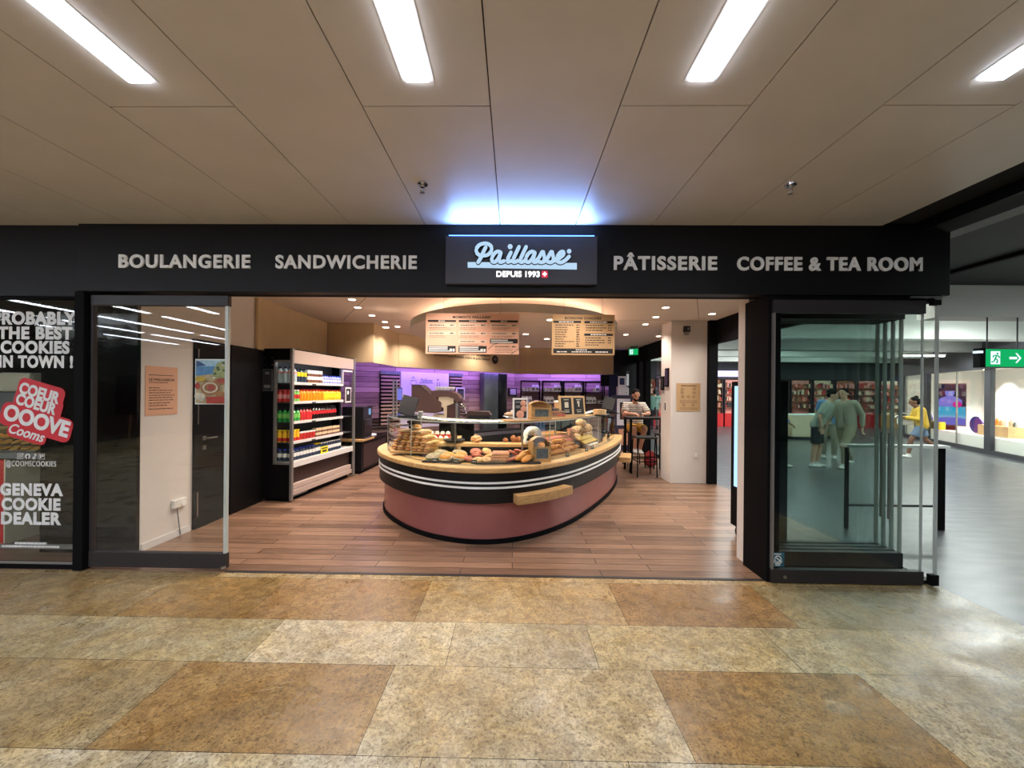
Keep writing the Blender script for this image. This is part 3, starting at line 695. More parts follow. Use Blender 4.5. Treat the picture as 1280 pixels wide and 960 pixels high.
for i, x in enumerate((22, 31, 40, 49)):
    b = MB(); cx, cz, r = wx(x), wz(571.5), .0235
    if i == 0:
        b.tube([(cx-r, 0, cz-r), (cx+r, 0, cz-r), (cx+r, 0, cz+r), (cx-r, 0, cz+r)], .004, 6, closed=True); b.tube([(cx+.011*math.cos(a), 0, cz+.011*math.sin(a)) for a in [2*PI*j/12 for j in range(12)]], .0035, 6, closed=True); b.ball((cx+.014, 0, cz+.014), .003, 6, 4)
    elif i == 1:
        b.prism([(r*math.cos(2*PI*j/20), r*math.sin(2*PI*j/20)) for j in range(20)], -.001, .001, 0, facing((cx, .001, cz)))
        b.box(cx-.001, cx+.006, -.002, -.0005, cz-r, cz+.008, 1); b.box(cx-.008, cx+.012, -.002, -.0005, cz-.003, cz+.003, 1); b.box(cx+.003, cx+.012, -.002, -.0005, cz+.007, cz+.013, 1)
    elif i == 2: b.tube(blend(4, [(cx-.004, 0, cz-.004), (cx-.013, 0, cz-.008), (cx-.012, 0, cz-.02), (cx+.001, 0, cz-.02), (cx+.004, 0, cz), (cx+.004, 0, cz+.022), (cx+.01, 0, cz+.014), (cx+.018, 0, cz+.01)], False), .0045, 6)
    else:
        b.tube([(cx-r, 0, cz-r), (cx+r, 0, cz-r), (cx+r, 0, cz+r), (cx-r, 0, cz+r)], .003, 6, closed=True); b.box(cx-.014, cx-.004, -.001, .001, cz-.014, cz+.016); b.box(cx+.004, cx+.014, -.001, .001, cz-.004, cz+.016)
    b.build('social_icon', ['vinyl_white', 'black_frame'], V)
tl = MB()
for z, x0, x1 in ((681.5, 16, 56), (685.5, 0, 72)):
    x = x0
    while x < x1:
        l = random.uniform(2, 5); tl.box(wx(x), wx(min(x+l, x1)), -.001, .001, wz(z+1.3), wz(z-1.3)); x += l+.7
o = tl.build('small_print', 'vinyl_white'); o.location = (0, 3.489, 0)
tag(o, 'two lines of tiny white print at the foot of the cookie window', 'lettering')
# red sticker: outline offset around slanted words
V = thing('window_sticker', 'red outlined sticker with slanted white words COEUR COEUR OOOVE on the cookie window', 'sticker', (0, 3.489, 0))
ang = -math.radians(15.5)
def slant(body, cx, cy, w_, h_, m, name, bold, y, grow=0, shear=0):
    me = text_mesh(body, w_*.0072, h_*.0071, bold, .002, shear); b = MB()
    b.mesh(me, 0, Matrix.Translation((wx(cx), y, wz(cy))) @ Matrix.Rotation(-ang, 4, 'Y') @ Matrix.Rotation(PI/2, 4, 'X')); bpy.data.meshes.remove(me)
    return b.build(name, m, V)
bk = MB()
def blob(cx, cy, w_, h_, y):
    w_ *= .0072; h_ *= .0071; r = min(w_, h_)*.28
    pts = []
    for sx_, sy_, a0 in ((1, 1, 0), (-1, 1, PI/2), (-1, -1, PI), (1, -1, 1.5*PI)):
        for j in range(6): a = a0+j*PI/10; pts.append((sx_*(w_/2-r)+r*math.cos(a), sy_*(h_/2-r)+r*math.sin(a)))
    bk.prism(pts, -.001, .001, 0, Matrix.Translation((wx(cx), y, wz(cy))) @ Matrix.Rotation(-ang, 4, 'Y') @ Matrix.Rotation(PI/2, 4, 'X'))
blob(47, 492, 60, 28, -.0015); blob(44, 506, 62, 28, -.0018); blob(42, 528, 92, 30, -.0021); blob(31, 541, 50, 22, -.0024)
bk.build('red_backing', 'sticker_red', V)
slant('COEUR', 46.5, 491, 52, 15, 'vinyl_white', 'text_line', .045, -.005)
slant('COEUR', 42.5, 505, 52, 15, 'vinyl_white', 'text_line', .045, -.005)
slant('OOOVE', 43, 526, 85, 21, 'vinyl_white', 'text_line', .045, -.005)
slant('Cooms', 31, 541.5, 46, 13, 'vinyl_white', 'text_line', .02, -.005, shear=.3)

# ---- inside the cookie shop
t = thing('cookie_counter', 'red fronted cookie counter with a pale edge behind the cookie window', 'counter', (-5.05, 4.35, 0))
MB().box(-1.2, -.13, -.35, .4, 0, .86).build('counter_body', 'bright_red', t, bevel=.004)
MB().box(-.13, -.115, -.36, .4, 0, .87).build('edge_trim', 'off_white', t)
MB().box(-1.2, .28, -.38, .5, .88, .93).build('counter_top', 'mid_grey', t, bevel=.004)
MB().box(-.05, .25, .35, .45, .12, .88).build('back_leg', 'dark_olive', t)
t = thing('display_case', 'lit glass case of cookies on the red cookie counter', 'display case', (-5.05, 4.35, .93))
MB().box(-1.2, .12, -.30, .06, 0, .02).build('tray', 'brushed_steel', t)
MB().box(-1.2, .12, -.31, -.30, .02, .27).box(.115, .12, -.31, .06, .02, .27).build('case_pane', 'case_glass', t)
MB().box(-1.2, .12, -.31, .06, .27, .285).build('case_top', 'dark_grey', t)
MB().box(-1.1, .08, .0, .04, .255, .27).build('case_lamp', 'warm_case', t)
cm = mat('cookie', (206, 156, 92), .7, noise=.4, scale=40)
ck = MB().lathe([(.0, 0), (.045, 0), (.05, .008), (.04, .02), (.0, .024)], seg=12).data('cookie', ['cookie'])
n = 0
for r_ in range(3):
    for q in range(7):
        n += 1
        inst(ck, 'cookie', 'pale golden cookie in the lit case, %s from the right in the %s row' % (ORD[q], ('front', 'middle', 'back')[r_]), 'cookie', (-4.99-.115*q, 4.12+.10*r_, .955+.05*r_), (random.uniform(.2, .5), random.uniform(-.2, .2), 0), 'cookies in the lit case')
t = thing('beige_machine', 'rounded cream machine standing behind the cookie counter', 'machine', (-5.62, 4.6, .93))
MB().box(-.19, .19, -.2, .2, 0, .62).build('machine_body', 'mid_grey', t, bevel=.03)
MB().box(-.20, .20, -.21, .21, .62, .84).build('machine_hood', 'off_white', t, bevel=.04)
t = thing('wall_menu', 'dim olive menu panel on the back wall of the cookie shop', 'panel', (-6.4, 5.58, 1.42))
MB().box(-.2, .32, -.03, 0, -.4, .42).build('board', 'olive_panel', t)
ln = MB()
for z in (.4, .3, .12, .02, -.2, -.3): ln.box(-.15, .25, -.034, -.03, z-.02, z+.02)
ln.build('printed_lines', mat('dull_yellow', (110, 108, 50), .6) and 'dull_yellow', t)
# easel reflected in the left door, standing across the concourse behind the viewer
t = thing('easel', 'black chalkboard on a pale wooden easel across the concourse, mirrored in the left glass door', 'easel', (-11.5, -5.2, 0), 0)
for x in (-.55, .55): MB().cyl((x*.9, -.1, 0), (x*.5, 0, 2.0), .025, seg=6).build('leg', 'oak', t)
MB().cyl((0, -.5, 0), (0, 0, 1.8), .02, seg=6).build('leg', 'oak', t)
MB().box(-.75, .75, .03, .06, .8, 2.0).build('board', 'black_frame', t)

# ================================================================== DRINKS COOLER
ck_ = thing('drinks_cooler', 'tall black open drinks cooler with five lit shelves along the left wall', 'cooler', (-3.185, 5.66, 0), math.radians(84))
CM = Matrix.Translation((-3.185, 5.66, 0)) @ Matrix.Rotation(math.radians(84), 4, 'Z')
L, D = 1.78, .44
def side(x0, x1):
    b = MB(); b.box(x0, x1, 0, D, .04, .55); b.box(x0, x1, 0, D, 2.03, 2.19); b.box(x0, x1, .26, D, .55, 2.03); return b
side(0, .03).build('side_panel', 'black_frame', ck_); side(L-.03, L).build('side_panel', 'black_frame', ck_)
def winframe(x0, x1, w_=.03):
    b = MB(); b.box(x0, x1, 0, .26, .53, .53+w_); b.box(x0, x1, 0, .26, 2.03-w_, 2.03); b.box(x0, x1, .26-w_, .26, .53, 2.03); return b
for x0, x1 in ((-.006, .036), (L-.036, L+.006)):
    f_ = winframe(x0, x1).build('side_window', 'grey_aluminium', ck_)
    MB().box((x0+x1)/2-.003, (x0+x1)/2+.003, .005, .25, .55, 2.01).build('window_pane', 'case_glass', f_)
MB().box(.03, L-.03, D-.03, D, .1, 2.15).build('back_panel', 'dark_grey', ck_)
for x in (-.012, L-.03): MB().box(x, x+.042, -.035, .004, .02, 2.20).build('front_post', 'grey_aluminium', ck_, bevel=.004)
MB().box(.03, L-.03, -.02, .03, 1.99, 2.18).build('header_panel', mat('pinkish_steel', (196, 178, 166), .4, .2) and 'pinkish_steel', ck_)
MB().box(-.0, L, -.01, D, 2.18, 2.195).build('top_panel', 'black_frame', ck_)
MB().box(.05, L-.05, .05, .10, 2.02, 2.04).build('cooler_lamp', 'case_light', ck_)
MB().box(.03, L-.03, -.02, .03, .48, .57).build('apron_rail', 'white_metal', ck_, bevel=.004)
MB().box(.03, L-.03, .06, D, .1, .48).build('lower_panel', 'dark_brown', ck_)
k_ = MB(); k_.box(.03, L-.06, .0, .06, .165, .235); k_.box(.03, L-.06, -.015, .06, .08, .155)
k_.build('kick_rail', 'pinkish_steel', ck_, bevel=.003)
MB().box(.03, L-.1, .05, D-.05, .0, .08).build('foot', 'black_frame', ck_)
MB().box(.05, .4, -.01, 0, .06, .068).build('bottom_line', 'mid_grey', ck_)
SH = [1.70, 1.42, 1.13, .84, .56]
for z in SH:
    s_ = MB().box(.035, L-.035, .02, D-.03, z-.012, z).build('shelf', 'dark_grey' if z > .6 else 'white_metal', ck_)
    if z > .6:
        MB().box(.04, 1.42, -.004, .02, z-.022, z+.018).build('price_rail', 'white_metal', s_)
        MB().box(.50, .60, -.007, -.004, z-.02, z-.002).build('price_tag', 'ink', s_)
MB().box(1.42, 1.72, .0, .012, 1.35, 1.62).box(1.42, 1.72, .0, .012, 1.98-.3, 1.98).build('end_pane', 'case_glass', ck_)
e_ = MB(); e_.box(1.40, 1.74, -.004, .012, 1.94, 1.97); e_.box(1.40, 1.425, -.004, .012, 1.70, 1.97)
e_.build('end_frame', 'white_metal', ck_)
nt_ = thing('framed_notice', 'small white framed notice with a dark photo at the far end of the drinks cooler', 'notice', CM @ Vector((1.58, -.012, 1.53)), math.radians(84))
MB().box(-.10, .10, 0, .008, -.15, .13).build('frame', 'white_metal', nt_, bevel=.002)
MB().box(-.075, .075, -.002, 0, -.12, .10).build('photo_print', 'ink', nt_); MB().ball((-.02, -.004, .03), (.03, .003, .035), 10, 6).build('printed_cup', 'paper_white', nt_)
nt_ = thing('framed_notice', 'small black framed notice on the black side of the drinks cooler', 'notice', CM @ Vector((-.006, .35, 1.74)), 0)
MB().box(-.075, .075, -.012, 0, -.16, .16).build('frame', 'brushed_steel', nt_, bevel=.002)
MB().box(-.06, .06, -.014, -.012, -.145, .145).build('sheet', 'ink', nt_); MB().box(-.045, .045, -.016, -.014, -.11, -.07).box(-.03, .03, -.016, -.014, .08, .12).build('printed_lines', 'mid_grey', nt_)
sb = MB()
for y, z in ((.40, 2.06), (.40, 1.96), (.285, 2.06), (.285, 1.96)): sb.cyl((-.008, y, z), (0, y, z), .011, seg=8)
sb.build('wall_bolt', 'brushed_steel', ck_)

# ---- bottles: one mesh per kind, every bottle its own object
for k__, c__, r__ in (('drink_water', (190, 208, 214), .15), ('drink_orange', (246, 150, 30), .25), ('drink_yellow', (250, 196, 50), .25), ('drink_red', (196, 56, 52), .25), ('drink_green', (48, 150, 70), .2), ('drink_cola', (34, 20, 18), .15),
                      ('cap_red', (196, 40, 40), .4), ('cap_blue', (36, 60, 190), .4), ('cap_dark', (30, 34, 44), .4), ('cap_white', (236, 236, 236), .4), ('cap_yellow', (236, 206, 40), .4), ('label_red', (206, 36, 44), .5), ('label_white', (232, 232, 228), .5),
                      ('label_yellow', (236, 226, 40), .5), ('label_pink', (226, 150, 150), .5), ('label_lilac', (160, 170, 226), .5), ('label_brown', (110, 70, 50), .5), ('drink_navy', (52, 66, 84), .15), ('label_green', (120, 190, 90), .5), ('label_cream', (222, 196, 160), .5)):
    mat(k__, c__, r__)
def bottle(h, r, body, label, cap, neck=.45, lab=(.3, .62)):
    z1, z2 = h*lab[0], h*lab[1]
    prof = [(r*.7, 0), (r, .006), (r, z1), (r*1.02, z1+.001), (r*1.02, z2), (r, z2+.001), (r*.98, h*.70), (r*neck, h*.86), (r*neck, h*.9), (r*neck*1.25, h*.9), (r*neck*1.25, h*.99), (r*neck*.8, h)]
    return MB().lathe(prof, seg=12, mats=[0, 0, 0, 1, 1, 0, 0, 0, 2, 2, 2]).data('drink_bottle', [body, label, cap])
def carton(w_, h, a, b_):
    return MB().box(-w_/2, w_/2, -w_/2, w_/2, 0, h*.75, 0).box(-w_/2, w_/2, -w_/2, w_/2, h*.75, h, 1).box(-w_*.52, w_*.52, -w_*.52, w_*.52, h*.3, h*.55, 1).data('drink_carton', [a, b_])
def cup(h, r, a, b_): return MB().lathe([(r*.75, 0), (r, h*.85), (r*1.08, h*.86), (r*1.08, h), (r*.9, h)], seg=12, mats=[0, 1, 1, 1]).data('drink_cup', [a, b_])
kinds = dict(
    clear=(bottle(.24, .038, 'drink_water', 'label_pink', 'cap_dark', lab=(.58, .7)), 'clear dark capped bottle', 'drink_bottle'),
    yellowlab=(bottle(.23, .036, 'drink_navy', 'label_yellow', 'cap_dark', lab=(.45, .72)), 'bright yellow labelled bottle', 'drink_bottle'),
    pack=(carton(.075, .21, 'label_brown', 'label_white'), 'brown and white pack', 'drink_carton'),
    bluesmall=(bottle(.15, .031, 'label_lilac', 'label_white', 'cap_blue', lab=(.3, .5)), 'small blue capped drink', 'drink_bottle'),
    redjuice=(bottle(.185, .036, 'drink_red', 'label_pink', 'cap_red', .7), 'red juice bottle', 'drink_bottle'),
    mixed=(bottle(.185, .034, 'label_green', 'drink_red', 'cap_white', .7), 'green and red smoothie', 'drink_bottle'),
    orange=(bottle(.195, .036, 'drink_orange', 'drink_orange', 'cap_red', .6), 'orange juice bottle', 'drink_bottle'),
    yellow=(bottle(.19, .034, 'drink_yellow', 'label_yellow', 'cap_red', .6), 'yellow juice bottle', 'drink_bottle'),
    green=(bottle(.20, .037, 'drink_green', 'label_green', 'cap_dark'), 'green soda bottle', 'drink_bottle'),
    redlab=(bottle(.20, .035, 'drink_red', 'label_red', 'cap_dark'), 'red soda bottle', 'drink_bottle'),
    cola=(bottle(.215, .035, 'drink_cola', 'label_red', 'cap_dark', lab=(.42, .66)), 'dark cola bottle', 'drink_bottle'),
    smoothie=(bottle(.18, .033, 'drink_yellow', 'drink_red', 'cap_yellow', .85, (.08, .36)), 'yellow topped smoothie', 'drink_bottle'),
    redcup=(cup(.13, .038, 'drink_red', 'label_white'), 'red cup with white lid', 'drink_cup'),
    carton=(carton(.07, .15, 'label_brown', 'label_cream'), 'brown milk drink carton', 'drink_carton'),
    blue=(bottle(.17, .034, 'drink_navy', 'label_white', 'cap_blue', .6), 'blue capped water bottle', 'drink_bottle'),
    yellowcap=(bottle(.18, .034, 'drink_navy', 'label_white', 'cap_yellow', .8), 'yellow capped water bottle', 'drink_bottle'),
    white=(bottle(.17, .034, 'drink_navy', 'label_white', 'cap_white', .6), 'white capped water bottle', 'drink_bottle'))
rowsB = [(1.70, 'top', ['clear']*2+['yellowlab']*3+['pack']*5+['bluesmall']*8), (1.42, 'second', ['redjuice']+['mixed']*2+['orange']*8+['yellow']*7),
         (1.13, 'third', ['green']*3+['redlab']*4+['cola']*9), (.84, 'fourth', ['smoothie']*3+['redcup']*5+['carton']*9), (.572, 'bottom', ['blue']*8+['yellowcap']*2+['white']*8)]
for z, sn, seq in rowsB:
    x = .085
    cnt = {}
    for q, k__ in enumerate(seq):
        me_, nm, base = kinds[k__]
        cnt[k__] = cnt.get(k__, 0)+1
        lab = '%s, %s from the near end on the %s cooler shelf' % (nm, ORD[cnt[k__]-1], sn)
        o = inst(me_, base, lab, 'drink', CM @ Vector((x, .062+random.uniform(-.004, .004), z)), (0, 0, random.uniform(0, 6)) if base != 'drink_carton' else (0, 0, math.radians(84)), 'drinks on the %s cooler shelf' % sn)
        x += .077 if base != 'drink_carton' else .079
    fk = seq[0]; me_, nm, base = kinds[fk]
    for q in range(3):
        inst(me_, base, '%s behind the side glass on the %s shelf, %s deep' % (nm, sn, ORD[q+1]), 'drink', CM @ Vector((.085, .142+.08*q, z)), (0, 0, random.uniform(0, 6)), 'drinks behind the cooler side glass')
t = thing('price_card', 'bright yellow price card standing among the lowest row of water bottles', 'price card', CM @ Vector((.86, .005, .565)), math.radians(84))
MB().box(-.10, .10, -.004, 0, 0, .12).build('card', 'label_yellow', t); MB().box(-.08, .08, -.006, -.004, .08, .10).box(-.06, .06, -.006, -.004, .03, .06).build('printed_lines', 'ink', t)

# ---- low black counter with an oven behind the cooler
t = thing('side_counter', 'low black counter with an oak edge under the black oven', 'counter', (-2.91, 7.62, 0), math.radians(88))
MB().prism([(0, 0), (1.62, 0), (1.12, .55), (0, .55)], .06, .62).build('counter_body', 'black_panel', t); MB().box(.10, 1.3, -.006, 0, .1, .56).build('front_panel', 'dark_brown', t)
MB().prism([(0, .03), (1.58, .03), (1.1, .55), (0, .55)], 0, .06).build('plinth', 'black_frame', t)
MB().box(-.02, .58, -.03, .56, .62, .66).build('oak_top', 'oak', t, bevel=.004); MB().prism([(.58, -.03), (1.64, -.03), (1.10, .56), (.58, .56)], .62, .658).build('dark_top', 'black_gloss', t)
t = thing('oven', 'black countertop oven with a small lit screen between the cooler and the wood wall', 'oven', (-2.93, 7.92, .661), math.radians(88))
MB().box(-.2, .24, -.02, .4, .02, .62).build('oven_body', 'black_plastic', t, bevel=.008)
MB().box(-.17, .21, -.03, -.02, .06, .36).build('oven_door', 'black_gloss', t); MB().box(-.15, .19, -.055, -.035, .36, .38).build('door_handle', 'dark_grey', t)
MB().box(.06, .16, -.026, -.02, .46, .58).build('touch_screen', 'tiny_screen', t); MB().box(-.18, .2, -.05, .3, 0, .02).build('base', 'dark_grey', t)
MB().box(.0, .2, -.12, -.02, .62, .635).build('top_flap', 'black_plastic', t)
t = thing('paper_stack', 'pale lilac paper sheets lying on the low black counter right of the oven', 'paper', (-3.08, 8.46, .661), .2)
MB().box(-.16, .14, -.2, .18, 0, .006).build('sheet', 'paper_white', t); MB().box(-.14, .15, -.17, .21, .006, .011, 0, Matrix.Rotation(.2, 4, 'Z')).build('sheet', 'paper_white', t)

# ================================================================== OVAL DISPLAY COUNTER
ctl = [(-1.93, 5.75), (-1.86, 5.42), (-1.72, 5.10), (-1.47, 4.75), (-1.15, 4.42), (-.85, 4.22), (-.50, 4.10), (-.18, 4.10), (.15, 4.23), (.52, 4.53), (.84, 4.92), (1.24, 5.58), (1.66, 6.42), (1.98, 7.3),
       (2.08, 7.9), (1.98, 8.5), (1.55, 8.95), (.85, 9.1), (.1, 8.85), (-.6, 8.3), (-1.25, 7.6), (-1.7, 6.85), (-1.91, 6.2)]
raw = blend(10, [(x, y, 0) for x, y in ctl])
def resample(pts, n):
    P = pts+[pts[0]]; L = [0]
    for a, b in zip(P[:-1], P[1:]): L.append(L[-1]+(b-a).length)
    out = []; j = 0
    for i in range(n):
        t = L[-1]*i/n
        while L[j+1] < t: j += 1
        u = (t-L[j])/(L[j+1]-L[j]); out.append(P[j].lerp(P[j+1], u))
    return out
NO = 200
out_ = resample(raw, NO)
for _ in range(12): out_ = [(out_[i-1]+2*out_[i]+out_[(i+1) % NO])/4 for i in range(NO)]
nrm = []
for i in range(NO):
    t = out_[(i+1) % NO]-out_[i-1]; nrm.append(Vector((t.y, -t.x, 0)).normalized())
def off(i, d): p = out_[i % NO]+nrm[i % NO]*d; return p
def loft(mb, prof, m=0, idx=None, mats=None, smooth=True):
    """sweep a (offset, height) profile round the counter outline"""
    ids = list(range(NO)) if idx is None else idx; closed = idx is None
    for k in range(len(prof)-1):
        (d0, z0), (d1, z1) = prof[k], prof[k+1]; vs = []
        for i in ids: p, q = off(i, d0), off(i, d1); vs += [(p.x, p.y, z0), (q.x, q.y, z1)]
        n = len(ids); fs = [(2*a, 2*((a+1) % n), 2*((a+1) % n)+1, 2*a+1) for a in range(n if closed else n-1)]
        mb._add(vs, fs, mats[k] if mats else m, smooth)
    return mb
i_left = min(range(NO), key=lambda i: (out_[i]-Vector((-1.92, 5.95, 0))).length)
i_right = min(range(NO), key=lambda i: (out_[i]-Vector((1.98, 7.35, 0))).length)
front = [i % NO for i in range(i_left, i_left+((i_right-i_left) % NO)+1)]
def nearest(x, y): return min(range(NO), key=lambda i: (out_[i]-Vector((x, y, 0))).length)
kc = thing('display_counter', 'long oval pastry counter with oak rim, white striped black band and pink red base', 'counter', (0, 0, 0))
loft(MB(), [(-.115, 0), (-.08, 0), (-.08, .05), (-.105, .05)]).build('toe_kick', 'black_frame', kc)
loft(MB(), [(-.106, .045), (-.098, .05), (-.098, .46)]).build('red_base', 'red_laminate', kc)
loft(MB(), [(-.12, .437), (-.035, .437), (-.03, .442), (-.03, .757)]).build('black_band', mat('band_black', (13, 12, 14), .42, spec=.3) and 'band_black', kc)
for z in (.643, .592): loft(MB(), [(-.031, z), (-.022, z+.001), (-.022, z+.021), (-.031, z+.022)]).build('white_stripe', 'white_letters', kc)
rimp = [(-.30, .757), (-.012, .757), (-.003, .762), (0, .77), (0, .802), (-.003, .81), (-.012, .815), (-.30, .815), (-.30, .757)]
back = [i % NO for i in range(i_right+4, i_right+4+NO-len(front)-6)]; fr2 = [i % NO for i in range(back[-1], back[-1]+NO-len(back)+2)]
loft(MB(), rimp, idx=fr2).build('oak_rim', 'counter_wood', kc); loft(MB(), rimp, idx=back).build('black_rim', 'black_frame', kc)
loft(MB(), [(-.30, .80), (-.78, .80), (-.78, .0)]).build('display_floor', 'black_plastic', kc)
gp = loft(MB(), [(-.130, .815), (-.130, 1.262), (-.136, 1.262), (-.136, .815)], idx=front).build('glass_front', 'case_glass', kc)
loft(MB(), [(-.125, .815), (-.125, .822), (-.141, .822), (-.141, .815)], idx=front).build('glass_channel', 'brushed_steel', kc)
loft(MB(), [(-.128, 1.262), (-.128, 1.272), (-.55, 1.272), (-.55, 1.262), (-.128, 1.262)], idx=front, mats=[1, 0, 1, 0]).build('glass_shelf', ['clear_plastic', 'edge_glass'], kc)
for x, y in ((-1.30, 4.55), (.52, 4.53), (1.36, 5.8), (-1.86, 5.5)):
    i = nearest(x, y); p = off(i, -.133)
    MB().cyl((p.x, p.y, .82), (p.x, p.y, 1.262), .0045, seg=6).build('glass_joint', 'edge_glass', kc)
for x, y, w_ in ((.47, 4.5, .013), (-.98, 4.28, .006), (1.0, 5.2, .008), (-1.7, 5.05, .008), (1.75, 6.7, .01)):
    i = nearest(x, y); p = off(i, -.52)
    MB().cyl((p.x, p.y, .80), (p.x, p.y, 1.262), w_, seg=8).build('shelf_post', 'brushed_steel', kc)
lmb = loft(MB(), [(-.53, 1.255), (-.53, 1.262), (-.55, 1.262), (-.55, 1.255)], idx=front); loft(MB(), [(-.515, 1.2725), (-.515, 1.279), (-.565, 1.279), (-.565, 1.25), (-.555, 1.25), (-.555, 1.2725), (-.515, 1.2725)], idx=front).build('lamp_cover', 'grey_aluminium', kc)
lmb.build('display_lamp', mat('warm_led', (255, 240, 220), .5) and emis('case_led', (255, 226, 186), 60) and 'case_led', kc)
# steel racks at the far left end of the case
rk = MB()
for z in (.90, 1.0, 1.1, 1.2):
    a, b = off(nearest(-1.9, 5.6), -.18), off(nearest(-1.9, 6.0), -.20); c, d = off(nearest(-1.9, 6.0), -.55), off(nearest(-1.9, 5.6), -.5)
    rk.prism([(p.x, p.y) for p in (a, d, c, b)], z, z+.008)
rk.build('steel_rack', 'grey_aluminium', kc)
# oak purse ledges hung on the band
def ledge(i0, n, z0, z1, d1, name, lab):
    pts = [off(i0+j, -.025) for j in range(n)]+[off(i0+n-1-j, d1) for j in range(n)]
    o = MB().prism([(p.x, p.y) for p in pts][::-1], z0, z1).build(name, 'oak', bevel=.006); tag(o, lab, 'ledge')
ledge(nearest(.0, 4.16), 12, .445, .535, .10, 'bag_ledge', 'thick oak bag ledge fixed to the front of the black counter band')
ledge(nearest(1.84, 6.9), 9, .42, .50, .16, 'bag_ledge', 'oak bag ledge sticking out at the right end of the counter near the bar table')

# ---- pastries ------------------------------------------------------
for k__, c__, r__, n__ in (('crust_gold', (234, 176, 110), .45, .35), ('crust_orange', (240, 158, 62), .4, .3), ('crust_pale', (226, 178, 128), .6, .25), ('dough', (236, 204, 152), .6, .2), ('jam_red', (206, 112, 88), .3, .35), ('seed_grey', (206, 184, 148), .7, .5),
                           ('ham_pink', (226, 130, 110), .5, .3), ('salad', (96, 120, 52), .6, .5), ('cream_white', (244, 234, 216), .5, .1), ('flour', (214, 176, 140), .8, .35), ('slate', (52, 50, 48), .6, .3), ('glaze_pink', (232, 168, 136), .35, .25), ('cheese', (246, 206, 110), .5, .25), ('berry', (206, 46, 62), .35, .4), ('brown_crust', (160, 98, 56), .5, .4)):
    mat(k__, c__, r__, noise=n__, scale=26)
def sandwich():
    b = MB(); n = 9
    def half(z, s, m, flat):
        pts = [(-.115+.23*i/(n-1), 0, z) for i in range(n)]; rs = [.034*math.sqrt(max(0, 1-(2*i/(n-1)-1)**2*.93))+.004 for i in range(n)]
        b.tube(pts, rs, 10, m, flat=flat)
    half(.017, 1, 0, .55); half(.047, 1, 0, .6)
    b.box(-.10, .10, -.036, .036, .026, .032, 1); b.box(-.095, .095, -.040, .034, .032, .036, 2); b.box(-.09, .09, -.036, .038, .036, .040, 3)
    return b
def seeded_sandwich():
    b = sandwich(); b.m = [4 if m == 0 and b.v[f[0]].z > .038 else m for m, f in zip(b.m, b.f)]; return b
sand_me = sandwich().data('baguette_sandwich', ['crust_gold', 'ham_pink', 'salad', 'dough', 'seed_grey'])
sseed_me = seeded_sandwich().data('baguette_sandwich', ['crust_gold', 'ham_pink', 'salad', 'dough', 'flour'])
def bun(r, h, top, filling):
    return MB().lathe([(r*.8, 0), (r, h*.2), (r*.96, h*.38), (r*1.06, h*.40), (r*1.05, h*.52), (r*.98, h*.54), (r*.97, h*.66), (r*.75, h*.88), (r*.4, h*.98), (0, h)], seg=16, mats=[0, 0, 1, 1, 1, 2, 2, 2, 2])
poppy_me = bun(.075, .062, 0, 1).data('seeded_roll', ['seed_grey', 'salad', 'seed_grey'])
salm_me = bun(.058, .062, 0, 1).data('filled_bun', ['crust_gold', 'cream_white', 'crust_orange'])
def swirl(r, turns, th):
    b = MB(); pts = []; n = int(turns*16)
    for i in range(n+1):
        a = 2*PI*i/16; q = r*(1-.86*i/n); pts.append((q*math.cos(a), q*math.sin(a), th*(.9+.5*i/n)))
    return b.tube(pts, th, 7, 0).lathe([(r*.95, 0), (r, th*.6), (r*.6, th*1.1), (0, th*1.2)], seg=16, m=1)
swirl_me = swirl(.05, 2.6, .013).data('swirl_pastry', ['jam_red', 'crust_gold']); cinn_me = swirl(.046, 2.6, .014).data('swirl_pastry', ['crust_gold', 'brown_crust'])
def croissant(L=.062, r=.036):
    b = MB(); pts = []; rs = []; n = 29
    for i in range(n):
        t = i/(n-1)*2-1; a = t*1.25
        pts.append((L*math.sin(a)/math.sin(1.25), L*.75*(math.cos(a)-1)+.03, .028)); base = r*(1-abs(t)**1.7*.8)
        rs.append(base*(.88+.16*abs(math.sin(t*9.5))))
    return b.tube(pts, rs, 10, 0, flat=.88)
crois_me = croissant().data('croissant', ['crust_orange'])
def oblong(L, r, m):  # split elongated roll
    n = 11; pts = [(-L+2*L*i/(n-1), 0, r*.7) for i in range(n)]; rs = [r*math.sqrt(max(0, 1-(2*i/(n-1)-1)**2*.95))+.003 for i in range(n)]
    b = MB().tube(pts, rs, 12, 0, flat=.78)
    for x in (-.5, -.15, .2, .5): b.tube([(x*L-.01, -r*.6, r*1.18), (x*L+.012, r*.6, r*1.18)], .004, 5, 1)
    return b
brio_me = oblong(.085, .034, 0).data('oblong_roll', ['crust_orange', 'dough'])
def loafm(r):
    b = MB().ball((0, 0, r*.52), (r, r*.8, r*.58), 18, 10, 0)
    for k in (-.4, 0, .4): b.tube([(k*r-.02, -r*.5, r*(1.0-.1*abs(k))), (k*r, 0, r*(1.1-.12*abs(k))), (k*r+.02, r*.5, r*(1.0-.1*abs(k)))], .008, 5, 1)
    return b
loaf_me = loafm(.10).data('round_loaf', ['flour', 'dough']); loafd_me = loafm(.10).data('round_loaf', ['crust_gold', 'flour'])
def slab(w_, d_, h):
    b = MB(); b.box(-w_/2, w_/2, -d_/2, d_/2, 0, h*.6, 0); b.box(-w_/2+.004, w_/2-.004, -d_/2+.004, d_/2-.004, h*.6, h, 1)
    for i in range(3): b.tube([(-w_/2+.01, -d_/2+d_*(i+.5)/3, h), (w_/2-.01, -d_/2+d_*(i+.5)/3, h)], .006, 6, 1)
    return b
